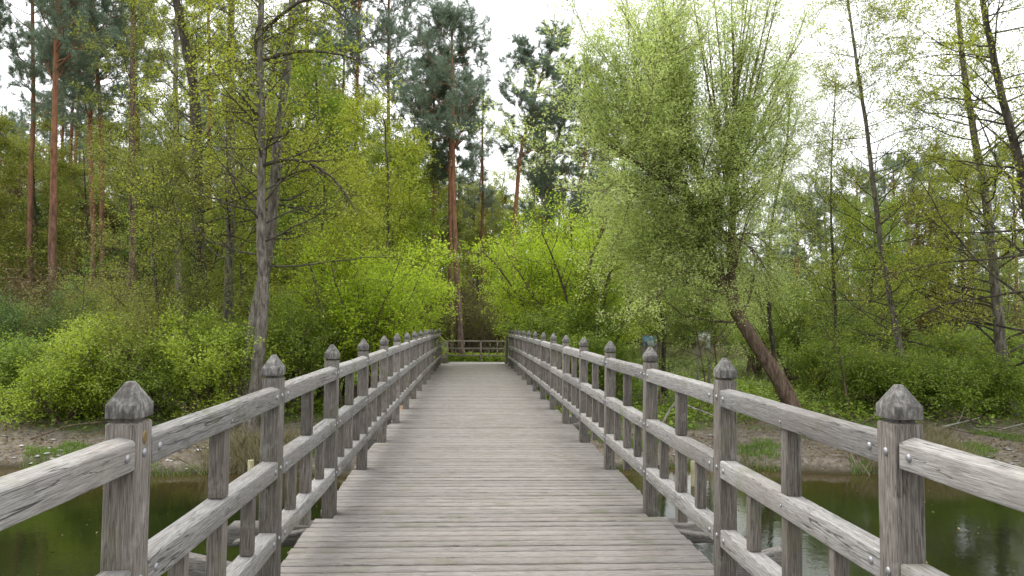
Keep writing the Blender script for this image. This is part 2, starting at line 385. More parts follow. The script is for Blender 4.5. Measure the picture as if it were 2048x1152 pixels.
grn = ramp(t, n3.outputs['Fac'], [(.3, (.03, .05, .012)), (.5, (.085, .13, .025)), (.7, (.17, .23, .05))]).outputs[0]
lit = ramp(t, n3.outputs['Fac'], [(.35, (.045, .03, .02)), (.5, (.12, .085, .055)), (.68, (.22, .165, .11))]).outputs[0]
sp = N(t, 'ShaderNodeSeparateXYZ'); t.links.new(ob, sp.inputs[0])
ya = math_(t, 'ADD', sp.outputs['Y'], math_(t, 'MULTIPLY', math_(t, 'SUBTRACT', n4.outputs['Fac'], .5), 5))
mr = N(t, 'ShaderNodeMapRange'); mr.inputs['From Min'].default_value = 18.3; mr.inputs['From Max'].default_value = 20.2; t.links.new(ya, mr.inputs['Value'])
back = mixc(t, ramp(t, n1.outputs['Fac'], [(.4, (0,)*3), (.52, (1,)*3)]).outputs[0], lit, grn)
c = mixc(t, mr.outputs[0], soil, back)
mr2 = N(t, 'ShaderNodeMapRange'); mr2.inputs['From Min'].default_value = 27; mr2.inputs['From Max'].default_value = 30; t.links.new(ya, mr2.inputs['Value'])
mr3 = N(t, 'ShaderNodeMapRange'); mr3.inputs['From Min'].default_value = 5; mr3.inputs['From Max'].default_value = 8; t.links.new(sp.outputs['X'], mr3.inputs['Value'])
mr4 = N(t, 'ShaderNodeMapRange'); mr4.inputs['From Min'].default_value = 62; mr4.inputs['From Max'].default_value = 58; t.links.new(ya, mr4.inputs['Value'])
cm_ = math_(t, 'MULTIPLY', math_(t, 'MULTIPLY', mr2.outputs[0], mr3.outputs[0]), mr4.outputs[0])
mead = ramp(t, n2.outputs['Fac'], [(.35, (.08, .10, .04)), (.5, (.15, .17, .075)), (.66, (.27, .27, .16))]).outputs[0]
c = mixc(t, cm_, c, mead)
mrw = N(t, 'ShaderNodeMapRange'); mrw.inputs['From Min'].default_value = WATER+.02; mrw.inputs['From Max'].default_value = WATER+.14; t.links.new(sp.outputs['Z'], mrw.inputs['Value'])
c = mixc(t, mrw.outputs[0], (.055, .045, .022), c)
t.links.new(c, b.inputs['Base Color']); b.inputs['Roughness'].default_value = .95; b.inputs['Specular IOR Level'].default_value = .2
bp = N(t, 'ShaderNodeBump'); bp.inputs['Strength'].default_value = .8; bp.inputs['Distance'].default_value = .05
t.links.new(math_(t, 'ADD', n2.outputs['Fac'], n3.outputs['Fac']), bp.inputs['Height']); t.links.new(bp.outputs[0], b.inputs['Normal'])
tag(link('ground', newmesh('ground', np.stack([X, Y, Z], -1).reshape(-1, 3), F, m, True)), kind='structure')

# path of pale gravel beyond the deck
m, t, b = mat('pale gravel'); tcn = N(t, 'ShaderNodeTexCoord'); n1 = noise(t, tcn.outputs['Object'], 60, 4, .7)
c = ramp(t, n1.outputs['Fac'], [(.3, (.22, .2, .175)), (.55, (.40, .38, .35)), (.75, (.55, .53, .49))]); t.links.new(c.outputs[0], b.inputs['Base Color']); b.inputs['Roughness'].default_value = .95
pv = []; pf = []
cy = np.linspace(27.62, 38.2, 30)
for y in cy:
    bend = max(0, y-33)**1.4*.16
    for q in np.linspace(-1.02, 1.42, 7): 
        x = q+(bend if q > .9 else 0); pv.append((x, y, gz(x, y)+.022))
for i in range(len(cy)-1):
    for j in range(6): a = i*7+j; pf.append([a, a+1, a+8, a+7])
tag(link('path', newmesh('path', pv, np.array(pf), m, True)), kind='structure')

# river
m, t, b = mat('green river water'); tcn = N(t, 'ShaderNodeTexCoord')
n1 = noise(t, tcn.outputs['Object'], .35, 4, .6); n2 = noise(t, tcn.outputs['Object'], 2.2, 5, .6); n3 = noise(t, tcn.outputs['Object'], 14, 3, .6)
c = ramp(t, n1.outputs['Fac'], [(.35, (.006, .009, .003)), (.65, (.016, .022, .006))]).outputs[0]
sp = N(t, 'ShaderNodeSeparateXYZ'); t.links.new(tcn.outputs['Object'], sp.inputs[0])
mr = N(t, 'ShaderNodeMapRange'); mr.inputs['From Min'].default_value = 13.0; mr.inputs['From Max'].default_value = 15.6; t.links.new(math_(t, 'ADD', sp.outputs['Y'], math_(t, 'MULTIPLY', n2.outputs['Fac'], .8)), mr.inputs['Value'])
c = mixc(t, mr.outputs[0], c, (.05, .036, .013))
t.links.new(c, b.inputs['Base Color']); b.inputs['Roughness'].default_value = .015; b.inputs['IOR'].default_value = 1.33; b.inputs['Specular IOR Level'].default_value = .5
bp = N(t, 'ShaderNodeBump'); bp.inputs['Strength'].default_value = .055; bp.inputs['Distance'].default_value = .05
t.links.new(math_(t, 'ADD', n2.outputs['Fac'], math_(t, 'MULTIPLY', n3.outputs['Fac'], .35)), bp.inputs['Height']); t.links.new(bp.outputs[0], b.inputs['Normal'])
tag(link('river_water', newmesh('river_water', [(-400, -14, WATER), (400, -14, WATER), (400, 16.6, WATER), (-400, 16.6, WATER)], np.array([[0, 1, 2, 3]]), m)), kind='structure')

# ------------------------------------------------------------------ bridge
YP = [2.373+1.7*i for i in range(-2, 15)]          # post rows
PW, PD = .095, .11
LX, RX = -1.05, 1.423
# deck
deck = tag(empty('bridge_deck', (0, 0, 0)), 'grey weathered deck of crosswise boards running straight away from the viewer', 'bridge deck')
mb = MB(); y = -3.0; brd = random.Random(3)
while y < DY_END:
    w = brd.uniform(.094, .108); g = brd.uniform(.013, .021); e0 = XS+brd.uniform(-.008, .008); e1 = XE+brd.uniform(-.008, .008)
    zt = deck_z(y+w/2)+brd.uniform(-.0018, .0018); tl = brd.uniform(-.0018, .0018); sk = brd.uniform(-.0016, .0016)
    xa = [e0]+[e0+(e1-e0)*q for q in (.25, .5, .75)]+[e1]; wav = [brd.uniform(-.0012, .0012) for _ in xa]
    for pr in YP:                                  # notch the boards round the posts
        if y < pr+PD/2+.012 and y+w > pr-PD/2-.004: xa[0] = LX+PW/2+.004; xa[-1] = RX-PW/2-.004
    V = []
    for x, wv in zip(xa, wav):
        dz = zt+wv; yy = y+sk*(x)
        V += [(x, yy, dz-.045), (x, yy+w, dz-.045), (x, yy+w, dz+tl-.006), (x, yy+w-.006, dz+tl), (x, yy+.006, dz), (x, yy, dz-.006)]
    F_ = [[5, 4, 3, 2, 1, 0]]; q = len(xa)
    for i in range(q-1):
        for j in range(6): a = i*6+j; bb = i*6+(j+1) % 6; F_.append([a, bb, bb+6, a+6])
    F_.append([(q-1)*6+j for j in range(6)])
    mb.add(V, F_); y += w+g
mb.build('boards', M['deck_wood'], deck)
scr = []
yy_ = -1.0
while yy_ < 13:
    for x in (-.95, -.1, .05, .7, 1.25): scr.append((x+brd.uniform(-.012, .012), yy_+brd.uniform(-.01, .01)))
    yy_ += .0595
V_ = []; F_ = []
for x, y in scr:
    q = len(V_)
    for i in range(6): V_.append((x+.0042*math.cos(i*1.047), y+.0042*math.sin(i*1.047), deck_z(y)+.0042))
    F_.append([q+i for i in range(6)])
link('screws', newmesh('screws', V_, np.array(F_), M['steel']), deck)
for x in (-.95, -.1, .7, 1.22):
    mb = MB(); 
    for i in range(20):
        ya_, yb_ = -3+i*1.5, -3+(i+1)*1.5
        if yb_ > 27.3: break
        mb.sweep([(-.06, -.24), (.06, -.24), (.06, 0), (-.06, 0)], (x, ya_, deck_z(ya_)-.0475), (x, yb_, deck_z(yb_)-.0475), (1, 0, 0))
    mb.build('beam', M['beam_wood'], deck)
mb = MB()
for x in (-.95, -.1, .05, .7, 1.25):
    for yy in np.arange(3.5, 14, .113*2):
        pass
# piers with cross beams that stick out beyond the deck
def pier(y, label):
    r = tag(empty('bridge_pier', (.137, y, WATER)), label, 'bridge pier', None)
    zt = deck_z(y)-.295-WATER
    mb = MB(); mb.box((-1.80, -.13, zt-.26), (1.80, .13, zt)); mb.build('cross_beam', M['beam_wood'], r, bevel=.01)
    for s in (-1, 1):
        mb = MB(); mb.box((s*1.05-.13, -.122, -2.2), (s*1.05+.13, .122, zt-.262)); mb.build('pile', M['post_wood'], r, bevel=.012)
        q0, q1 = sorted((s*1.292, s*1.99)); mb = MB(); mb.box((q0, .70, zt+.02), (q1, .90, zt+.17)); mb.build('bracket_beam', M['beam_wood'], r, bevel=.01)
        mb = MB(); mb.sweep([(-.045, -.15), (.045, -.15), (.045, 0), (-.045, 0)], (s*1.30, -.30, zt+.13), (s*1.98, -.24, zt+.27), (0, 1, 0)); mb.build('brace', M['beam_wood'], r, bevel=.008)
        mb = MB(); mb.sweep([(-.045, -.03), (.045, -.03), (.045, 0), (-.045, 0)], (s*1.28, .40, zt+.235), (s*1.80, .30, zt+.185), (0, 1, 0)); mb.build('outrigger', M['beam_wood'], r, bevel=.005)
    return r
pier(5.18, 'timber pier whose cross beam sticks out beside the second post pair')
pier(11.9, 'timber pier standing in shallow water near the far bank under the deck')
pier(-2.6, 'timber pier under the near end of the deck behind the viewer')

dome = dome_mesh('bolt', .0135, .008, M['steel'], (1, 0, 0)); domeL = dome_mesh('bolt', .0135, .008, M['steel'], (-1, 0, 0))
domeS = dome_mesh('bolt', .007, .004, M['steel'], (1, 0, 0)); domeSL = dome_mesh('bolt', .007, .004, M['steel'], (-1, 0, 0))
TOPP = [(0, 0), (0, .083), (.006, .089), (.046, .099), (.052, .099), (.09, .086), (.09, 0)]       # u from inner face outward
MIDP = [(0, 0), (0, .085), (.006, .091), (.085, .091), (.09, .086), (.09, 0)]
Z_TOP, Z_MID, Z_LOW = 1.020, .634, .262
pm = MB(); pm.frustum_stack([(PW/2, PD/2, -.50), (PW/2, PD/2, 1.160), (PW/2-.016, PD/2-.016, 1.161), (PW/2-.016, PD/2-.016, 1.180)]); post_me = pm.mesh('post', M['post_wood'])
pm = MB(); pm.frustum_stack([(PW/2-.001, PD/2-.001, 1.1725), (PW/2+.001, PD/2+.001, 1.1745), (PW/2+.001, PD/2+.001, 1.215), (PW/2*.27, PD/2*.27, 1.2785), (PW/2*.2, PD/2*.2, 1.283)]); cap_me = pm.mesh('cap', M['cap'])
def jitter_prof(p, a=.0025): return [(u+random.uniform(-a, a)*(0 < u < .089), w+random.uniform(-a, a)) for u, w in p]
def railing(cx, side, label):
    """side +1: inner face looks to -x (right-hand railing); -1 the other"""
    root = tag(empty('bridge_railing', (cx, 0, 0)), label, 'railing', 'railings of the footbridge')
    inn = -side; d1 = domeL if side > 0 else dome; d2 = domeSL if side > 0 else domeS
    xi = inn*PW/2+inn*.002                          # inner face of rails, local x
    for i, yp in enumerate(YP):
        z0 = deck_z(yp)
        p = link('post', post_me, root, (0, yp, z0)); bev(p, .0045, 1)
        p.rotation_euler = (random.uniform(-.006, .006), random.uniform(-.005, .005), random.uniform(-.01, .01))
        c = link('cap', cap_me, p); bev(c, .0012, 1)
        if i < 11:
            for zz in (Z_TOP, Z_MID, Z_LOW): link('bolt', d1, p, (inn*(PW/2), 0, zz+.045))
        if i == len(YP)-1: break
        ya_, yb_ = yp+PD/2+.002, YP[i+1]-PD/2-.006; za, zb = deck_z(yp), deck_z(YP[i+1]); ym = (ya_+yb_)/2; zm = (za+zb)/2
        for nm, zz, pr in (('top_rail', Z_TOP, TOPP), ('middle_rail', Z_MID, MIDP), ('bottom_rail', Z_LOW, MIDP)):
            r = MB(); prj = jitter_prof(pr); prof = [(u, w) for u, w in prj]
            k = 5; tt = np.linspace(0, 1, k)
            # rail as one swept body with slight waviness
            V = []; n = len(prof)
            for q, tq in enumerate(tt):
                wx, wz = (random.uniform(-.0025, .0025), random.uniform(-.003, .003)) if 0 < q < k-1 else (0, 0)
                for u, w in prof: V.append((-xi*0+xi-inn*u+wx, ya_+(yb_-ya_)*tq-ym, (za+(zb-za)*tq-zm)+w+wz))
            Fc = [list(range(n))[::-1]]+[[a*n+j, a*n+(j+1) % n, (a+1)*n+(j+1) % n, (a+1)*n+j] for a in range(k-1) for j in range(n)]+[[(k-1)*n+j for j in range(n)]]
            if inn > 0: Fc = [f[::-1] for f in Fc]
            r.add(V, Fc); o = r.build(nm, M['rail_wood'], root, (0, ym, zm+zz)); bev(o, .004, 2)
            if i < 9:
                hl = (yb_-ya_)/2
                link('bolt', d1, o, (xi, -hl+.055, .045-(zb-za)/2*.9)); link('bolt', d1, o, (xi, hl-.055, .045+(zb-za)/2*.9))
                link('bolt', d2, o, (xi, 0, .045 if nm != 'top_rail' else .025))
        xo = xi-inn*.016                            # balusters sit a little behind the rail faces
        def bal(nm, yc, w, d, zlo, zhi):
            m_ = MB(); a, bb = sorted((0, -inn*w)); m_.box((a, -d/2, 0), (bb, d/2, zhi-zlo)); o = m_.build(nm, M['post_wood'], root, (xo, yc, zm+zlo)); bev(o, .005, 2); return o
        bal('baluster', ym, .066, .070, Z_MID+.0925, Z_TOP-.0005+.000); bal('baluster', ym, .066, .070, Z_LOW+.0925, Z_MID-.0015); bal('baluster_foot', ym, .066, .070, .155, Z_LOW-.0015)
        for s in (-1, 1):
            zq = s*(zb-za)/4
            m_ = MB(); a, bb = sorted((0, -inn*.058)); m_.box((a, -.026, 0), (bb, .026, Z_MID-Z_LOW-.094)); o = m_.build('picket', M['post_wood'], root, (xo, ym+s*.425, zm+zq+Z_LOW+.0925)); bev(o, .004, 2)
    return root
ra = railing(LX, -1, 'grey timber railing along the deck edge nearer the alder trunks')
rb = railing(RX, 1, 'pale grey timber railing along the deck edge nearer the leaning willow')
# oval brass badge on the first post of the alder-side railing
bd = dome_mesh('badge', .019, .004, M['brass'], (1, 0, 0), 20)
p0 = [c for c in ra.children if c.name.startswith('post')][2]
o = link('badge', bd, p0, (PW/2, .0, 1.112)); o.scale = (1, .8, 1.1)

# lower wing railings and the cross fence at the end of the path
def plain_fence(pts, label, name='timber_fence', rails=(1.03, .64, .27)):
    root = tag(empty(name, pts[0]), label, 'fence')
    o0 = np.array(pts[0])
    for i, p in enumerate(pts):
        p = np.array(p)-o0; mb = MB(); mb.box((-.05, -.05, -.3), (.05, .05, 1.09)); mb.build('post', M['fence_wood'], root, p, bevel=.006)
    for a, bq in zip(pts[:-1], pts[1:]):
        a = np.array(a)-o0; bq = np.array(bq)-o0; d = bq-a; L = np.linalg.norm(d[:2]); s = np.array([-d[1], d[0], 0])/L
        for k_, z in enumerate(rails):
            mb = MB(); mb.sweep([(-.04, 0), (.04, 0), (.04, .085), (-.04, .085)], a+[0, 0, z]+d/L*.052, bq+[0, 0, z]-d/L*.052, s)
            mb.build('rail', M['fence_wood'], root, bevel=.004)
        for tt, lo, hi in ((.5, .727, 1.028), (.5, .357, .638), (.25, .357, .638), (.75, .357, .638)):
            c = a+d*tt; w = .032 if tt == .5 else .025; mb = MB(); mb.box((-w, -w, lo), (w, w, hi)); mb.build('baluster', M['fence_wood'], root, c)
    return root
def run(x0, y0, x1, y1, n): return [(x0+(x1-x0)*i/n, y0+(y1-y0)*i/n, gz(x0+(x1-x0)*i/n, y0+(y1-y0)*i/n)) for i in range(n+1)]
plain_fence(run(-1.12, 27.9, -1.22, 38.3, 6), 'old timber wing fence sloping down from the alder-side railing end')
plain_fence(run(1.40, 27.9, 1.70, 34.6, 4), 'short timber wing fence running on from the willow-side railing end')
plain_fence(run(-1.15, 38.9, 4.1, 39.6, 3), 'brown timber cross fence closing the view at the end of the path')

# brick abutment under the far end
m, t, b = mat('orange brick'); tcn = N(t, 'ShaderNodeTexCoord'); mp = N(t, 'ShaderNodeMapping'); mp.inputs['Rotation'].default_value = (math.pi/2, 0, math.pi/2)
t.links.new(tcn.outputs['Object'], mp.inputs[0]); bk = N(t, 'ShaderNodeTexBrick'); t.links.new(mp.outputs[0], bk.inputs['Vector'])
bk.inputs['Color1'].default_value = (.42, .19, .085, 1); bk.inputs['Color2'].default_value = (.52, .27, .13, 1); bk.inputs['Mortar'].default_value = (.32, .27, .22, 1)
bk.inputs['Scale'].default_value = 1; bk.inputs['Brick Width'].default_value = .24; bk.inputs['Row Height'].default_value = .075; bk.inputs['Mortar Size'].default_value = .008
t.links.new(bk.outputs[0], b.inputs['Base Color']); b.inputs['Roughness'].default_value = .9; M['brick'] = m
m, t, b = mat('concrete'); tcn = N(t, 'ShaderNodeTexCoord'); n1 = noise(t, tcn.outputs['Object'], 6, 6, .65)
c = ramp(t, n1.outputs['Fac'], [(.3, (.16, .15, .135)), (.7, (.34, .33, .3))]); t.links.new(c.outputs[0], b.inputs['Base Color']); b.inputs['Roughness'].default_value = .9; M['concrete'] = m
ab = tag(empty('brick_abutment', (.18, 16.2, -1.7)), 'orange brick abutment with turquoise graffiti under the far end of the deck', 'abutment')
mb = MB(); mb.box((-1.98, 0, 0), (1.98, 9.6, 1.08)); mb.build('wall', M['brick'], ab, bevel=.005)
mb = MB(); mb.box((-1.6, -.0, 1.082), (1.5, 11.2, 1.36)); mb.build('coping', M['concrete'], ab)
def paint(nm, col):
    m, t, b = mat(nm); b.inputs['Base Color'].default_value = (*col, 1); b.inputs['Roughness'].default_value = .6; return m
gm = [paint('turquoise paint', (.06, .42, .42)), paint('pale blue paint', (.22, .42, .62)), paint('white paint', (.7, .7, .68))]
def scribble(sd, y0, y1, z0, z1, m, n=9, w=.022):
    g = random.Random(sd); P = []
    for q in range(n):
        cy_, cz_ = g.uniform(y0, y1), g.uniform(z0, z1); a0 = g.uniform(0, 6); ry, rz = g.uniform(.1, .3), g.uniform(.08, .2)
        P.append([(1.984, cy_+ry*math.cos(a0+v), min(1.06, cz_+rz*math.sin(a0*1.3+v*1.3))) for v in np.linspace(0, 4.2, 16)])
    P = np.array(P); V, F = tubes(P, np.full(P.shape[:2], w), 4); V[:, 0] = 1.981+(V[:, 0]-1.981)*.12
    o = link('graffiti', newmesh('graffiti', V, F, m), ab); return o
scribble(1, 1.2, 3.6, .55, 1.0, gm[0], 16, .03); scribble(2, 1.0, 3.6, .55, 1.0, gm[2], 9, .016); scribble(4, 4.4, 6.0, .6, 1.0, gm[1], 18, .05)

# ------------------------------------------------------------------ plants
def finish(name, loc, label, cat, group, trunk, limbs, leaf_parts, barkm, limbm=None, trunk_name='trunk', rough=.03):
    root = tag(empty(name, loc), label, cat, group)
    if trunk is not None:
        V, F = merge([tubes(P, R, s, rough) for P, R, s in trunk]); link(trunk_name, newmesh(trunk_name, V, F, barkm, True), root)
    if limbs:
        V, F = merge([tubes(P, R, s) for P, R, s in limbs]); link('branches', newmesh('branches', V, F, limbm or barkm, True), root)
    for nm, lm, parts in leaf_parts:
        Vs, Fs, n = [], [], 0
        for V, F in parts: Vs.append(V); Fs.append(F+n); n += len(V)
        link(nm, newmesh(nm, np.concatenate(Vs), np.concatenate(Fs), lm), root)
    return root
def trunk_curve(pts, r0, r1, k=26, wob=.03, flare=1.35, power=1.0):
    c = resample(pts, k); c[1:-1] += np.cumsum(rng.normal(0, wob, (k-2, 3)), axis=0)*.35*np.array([1, 1, 0])
    s = np.linspace(0, 1, k)**power; r = r0*(1-s)+r1*s; r *= 1+(flare-1)*np.exp(-np.linspace(0, 1, k)*k/1.5)
    return c[None], r[None]
def from_px(poly, Y, Ylean=0):
    """trunk line seen in the photo, set at distance Y; returns base location and local points"""
    w = [at(px, py, Y+Ylean*i/(max(1, len(poly)-1))) for i, (px, py) in enumerate(poly)]
    base = Vector((w[0].x, w[0].y, gz(w[0].x, w[0].y)-.08)); L = [tuple(p-base) for p in w]
    L[0] = (L[0][0], L[0][1], 0.0) if L[0][2] > .0 else (0, 0, 0)
    if L[1][2] < .1: L.pop(1)
    return base, L

DENS = 3.4
def broad(name, label, pts, base, r0, r1, group=None, leafm='leaf_alder', barkm='bark_alder', n1=34, t0=.25, L1=3.2, ang=1.25, up=.25, flat=.2,
          n2=9, L2=1.0, n3=5, L3=.4, per=5, size=.06, jit=.06, shape=None, cat='tree', extra=None, k=26, mixm=None, wid=.6, sides=10, r1ratio=.24):
    T, R = trunk_curve(pts, r0, r1, k)
    A, Ar = sub(T, R, n1, t0, 1.0, ang, L1, shape or (lambda t: np.clip(1.25-t*.8, .2, 1)), up=up, wob=.13, k=9, ratio=r1ratio, minr=.01, rmax=.07, flat=flat)
    if extra: A = np.concatenate([A, extra[0]]); Ar = np.concatenate([Ar, extra[1]])
    B, Br = sub(A, Ar, n2, .2, 1, .85, L2, lambda t: 1.2-t*.6, up=up*.6, wob=.14, k=6, ratio=.55, minr=.006, flat=flat)
    C, Cr = sub(B, Br, n3, .15, 1, .8, L3, None, up=up*.3, wob=.15, k=4, ratio=.6, minr=.0035, flat=flat*.6)
    per = int(per*DENS); size *= .88
    lv = [leaves(C, per, size, jit, width=wid), leaves(B, max(2, per), size, jit*1.2, .3, width=wid)]
    mixm = mixm or 'bark_dark'
    if mixm:
        return finish(name, base, label, cat, group, [(T, R, sides)], [(A, Ar, 6), (B, Br, 4), (C, Cr, 3)], [('crown', M[leafm], lv)], M[barkm], M[mixm])
    return finish(name, base, label, cat, group, [(T, R, sides)], [(A, Ar, 6), (B, Br, 4), (C, Cr, 3)], [('crown', M[leafm], lv)], M[barkm])

def shrub(name, label, base, h, w, group=None, leafm='leaf_maple', stems=9, n2=9, n3=7, per=9, size=.085, spread=.5, barkm='bark_twig', cat='shrub', jit=.08, n4=0, bare=False, up=.35, t0=.25):
    base = Vector((base[0], base[1], gz(base[0], base[1])-.05))
    k = 9; P = np.zeros((stems, k, 3)); a = rng.uniform(0, 2*math.pi, stems); lean = rng.uniform(.05, spread, stems)
    D = np.stack([np.cos(a)*np.sin(lean), np.sin(a)*np.sin(lean), np.cos(lean)], 1); P[:, 0, :2] = rng.normal(0, w*.08, (stems, 2))
    Ls = h*rng.uniform(.65, 1.0, stems)
    for s in range(1, k):
        D = D+rng.normal(0, .07, D.shape)+np.stack([np.cos(a), np.sin(a), 0*a], 1)*.04; D /= np.linalg.norm(D, axis=1, keepdims=True)
        P[:, s] = P[:, s-1]+D*(Ls/(k-1))[:, None]
    R = (.012+.009*h)*rng.uniform(.7, 1.3, stems)[:, None]*np.linspace(1, .25, k)[None, :]
    n3 += 2; per = int(per*2.3); size *= .78; h *= 1.12
    B, Br = sub(P, R, n2+2, t0, 1, .95, w*.42, lambda t: 1.2-t*.5, up=up, wob=.14, k=7, ratio=.5, minr=.006)
    C, Cr = sub(B, Br, n3, .15, 1, .8, w*.17, None, up=.1, wob=.15, k=5, ratio=.6, minr=.004)
    lv = [leaves(C, per, size, jit), leaves(B, per, size, jit, .35)]
    return finish(name, base, label, cat, group, [(P, R, 6)], [(B, Br, 4), (C, Cr, 3)], [('foliage', M[leafm], lv)], M[barkm], trunk_name='stems')

def pine(name, label, pts, base, r0, r1=.06, group=None, crown0=.6, L1=2.4, n1=26, n2=8, n3=5, per=46, size=.22, stubs=10, ang=1.25, up=.35, shape=None, k=26, dens=1):
    r0 *= .8; T, R = trunk_curve(pts, r0, r1, k, wob=.035, flare=1.25)
    A, Ar = sub(T, R, n1, crown0, 1.0, ang, L1, shape or (lambda t: np.clip(np.sin((t-crown0)/(1-crown0)*2.6+.45), .25, 1)), up=up, wob=.16, k=8, ratio=.38, minr=.015, rmax=.075)
    B, Br = sub(A, Ar, n2, .25, 1, .8, L1*.34, None, up=.3, wob=.15, k=6, ratio=.55, minr=.008, flat=.3)
    C, Cr = sub(B, Br, n3, .3, 1, .75, L1*.15, None, up=.25, wob=.12, k=4, ratio=.6, minr=.005)
    St, Sr = sub(T, R, stubs, .25, crown0, 1.45, .9, None, up=-.1, wob=.12, k=5, ratio=.2, minr=.008, rmax=.02)
    lv = [leaves(C, per, size, .03, .25, width=.10, radial=True), leaves(B, per, size, .03, .45, width=.10, radial=True)]
    return finish(name, base, label, 'pine tree', group, [(T, R, 10)], [(A, Ar, 5), (B, Br, 4), (C, Cr, 3), (St, Sr, 3)], [('crown', M['needle'], lv)], M['bark_pine'])

# ---- the alders standing by the water to the left
b_, L_ = from_px([(500, 870), (512, 770), (522, 680), (530, 560), (524, 400), (528, 250), (520, 110), (526, -60)], 18.2)
def arm(px, Y0, Y1, r0, k=12):
    n = len(px); c = resample([tuple(at(x, y, Y0+(Y1-Y0)*i/(n-1))-b_) for i, (x, y) in enumerate(px)], k); return c[None], (r0*np.linspace(1, .2, k))[None]
E1 = arm([(528, 330), (560, 318), (600, 316), (650, 340), (690, 380), (715, 430)], 18.2, 17.4, .055, 9)
E2 = arm([(524, 240), (500, 215), (478, 185)], 18.2, 17.8, .06, 9)
E3 = arm([(522, 130), (508, 90), (512, 55), (535, 35)], 18.2, 18.0, .05, 9)
E4 = arm([(526, 120), (600, 98), (700, 110), (760, 150)], 18.2, 16.6, .05, 9)
E5 = arm([(528, 60), (620, -20), (700, 40), (770, 120)], 18.2, 16.4, .05, 9)
ex = (np.concatenate([e[0] for e in (E1, E2, E3, E4, E5)]), np.concatenate([e[1] for e in (E1, E2, E3, E4, E5)]))
broad('alder_tree', 'foremost alder with pale cracked trunk and yellow green leaves beside the near railing posts', L_, b_, .155, .06, leafm='leaf_alder', n1=36, t0=.36, L1=3.0, n2=9, n3=5, per=2, size=.075, extra=ex, barkm='bark_alder', up=.12, flat=.35, sides=14)
b_, L_ = from_px([(480, 880), (492, 760), (512, 620), (540, 520), (552, 380), (565, 240), (585, 90), (590, -60)], 19.2)
broad('alder_tree', 'twin alder trunk rising close behind the foremost alder, forking from nearly the same foot', L_, b_, .19, .08, leafm='leaf_alder', n1=20, t0=.4, L1=2.8, n2=8, n3=5, per=2, size=.07, barkm='bark_alder', up=.2, flat=.3)
b_, L_ = from_px([(415, 790), (405, 600), (398, 400), (392, 200), (372, 80), (340, -80)], 22.5)
broad('alder_tree', 'dark mossy alder whose trunk forks high up and bends towards the pines', L_, b_, .21, .10, leafm='leaf_alder', n1=38, t0=.3, L1=3.3, n2=8, n3=5, per=4, size=.065, barkm='bark_dark', up=.3)
b_, L_ = from_px([(455, 790), (455, 600), (460, 400), (460, 200), (462, -60)], 23.5)
broad('alder_tree', 'straight slim alder between the forked alder and the foremost one', L_, b_, .17, .09, leafm='leaf_olive', n1=30, t0=.3, L1=2.8, n2=8, n3=5, per=4, size=.06, barkm='bark_alder', up=.3)
b_, L_ = from_px([(360, 770), (355, 500), (352, 300), (355, -60)], 29)
broad('slender_tree', 'thin straight tree with pale bark in front of open sky left of the forked alder', L_, b_, .14, .07, leafm='leaf_olive', n1=26, t0=.4, L1=2.2, n2=7, n3=4, per=4, size=.07, barkm='bark_alder')
b_, L_ = from_px([(265, 780), (268, 500), (265, 250), (268, -80)], 30)
broad('slender_tree', 'thin tree with sparse yellowish leaves between the pale slim tree and the double pines', L_, b_, .15, .08, leafm='leaf_olive', n1=30, t0=.3, L1=2.6, n2=8, n3=5, per=4, size=.075, barkm='bark_willow')
# yellowish small crown low left, layered
b_, L_ = from_px([(318, 800), (320, 640), (300, 500), (305, 330)], 20.5)
broad('hornbeam_tree', 'small twiggy tree with fine olive leaves spreading in front of the forked alder', L_, b_, .07, .015, leafm='leaf_olive', n1=30, t0=.12, L1=2.6, ang=1.1, up=.35, n2=10, n3=7, per=4, size=.055, barkm='bark_dark')
b_, L_ = from_px([(640, 770), (648, 620), (640, 480), (650, 330)], 22)
broad('hornbeam_tree', 'small layered tree with yellow green leaves just right of the foremost alder', L_, b_, .08, .02, leafm='leaf_alder', n1=26, t0=.2, L1=2.8, ang=1.2, up=.15, flat=.5, n2=10, n3=6, per=4, size=.075, barkm='bark_dark')
b_, L_ = from_px([(760, 740), (770, 560), (775, 400), (765, 230)], 26)
broad('hornbeam_tree', 'taller yellow green tree leaning its crown over the railing left of the central pines', L_, b_, .09, .02, leafm='leaf_alder', n1=24, t0=.25, L1=2.8, ang=1.15, up=.2, flat=.4, n2=10, n3=6, per=4, size=.085, barkm='bark_dark')

# ---- pines
def P_(poly, Y, r0, label, **kw):
    b_, L_ = from_px(poly, Y); return pine('pine_tree', label, L_, b_, r0, **kw)
P_([(107, 780), (105, 500), (108, 250), (112, 60), (115, -260)], 33, .23, 'thickest red pine at the left with a broad dark crown reaching the top', crown0=.55, L1=3.2, n1=34)
P_([(62, 770), (60, 420), (70, 200), (60, -180)], 38, .18, 'slim pine standing left of the thickest red pine', crown0=.56, L1=2.8, n1=26)
P_([(185, 780), (186, 450), (178, 250), (185, -120)], 36, .18, 'pine stem closest behind the right of the thickest red pine', crown0=.55, L1=2.9)
P_([(208, 780), (205, 450), (200, 200), (188, 60), (182, -190)], 37, .19, 'bent pine stem crossing over its neighbour left of the sky gap', crown0=.55, L1=3.0)
P_([(278, 760), (275, 300), (270, 100), (265, -160)], 42, .19, 'pine behind the thin yellowish tree', crown0=.6, L1=2.6)
P_([(420, 760), (420, 300), (415, -120)], 44, .18, 'pine seen between the forked alder and the slim alder', crown0=.62, L1=2.6)
P_([(610, 760), (615, 300), (612, -160)], 44, .2, 'pine just right of the twin alder trunk', crown0=.55, L1=2.6)
P_([(705, 740), (707, 400), (712, 160), (718, -190)], 44, .22, 'reddish pine with a wide dark crown over the left railing', crown0=.6, L1=3.6, n1=34)
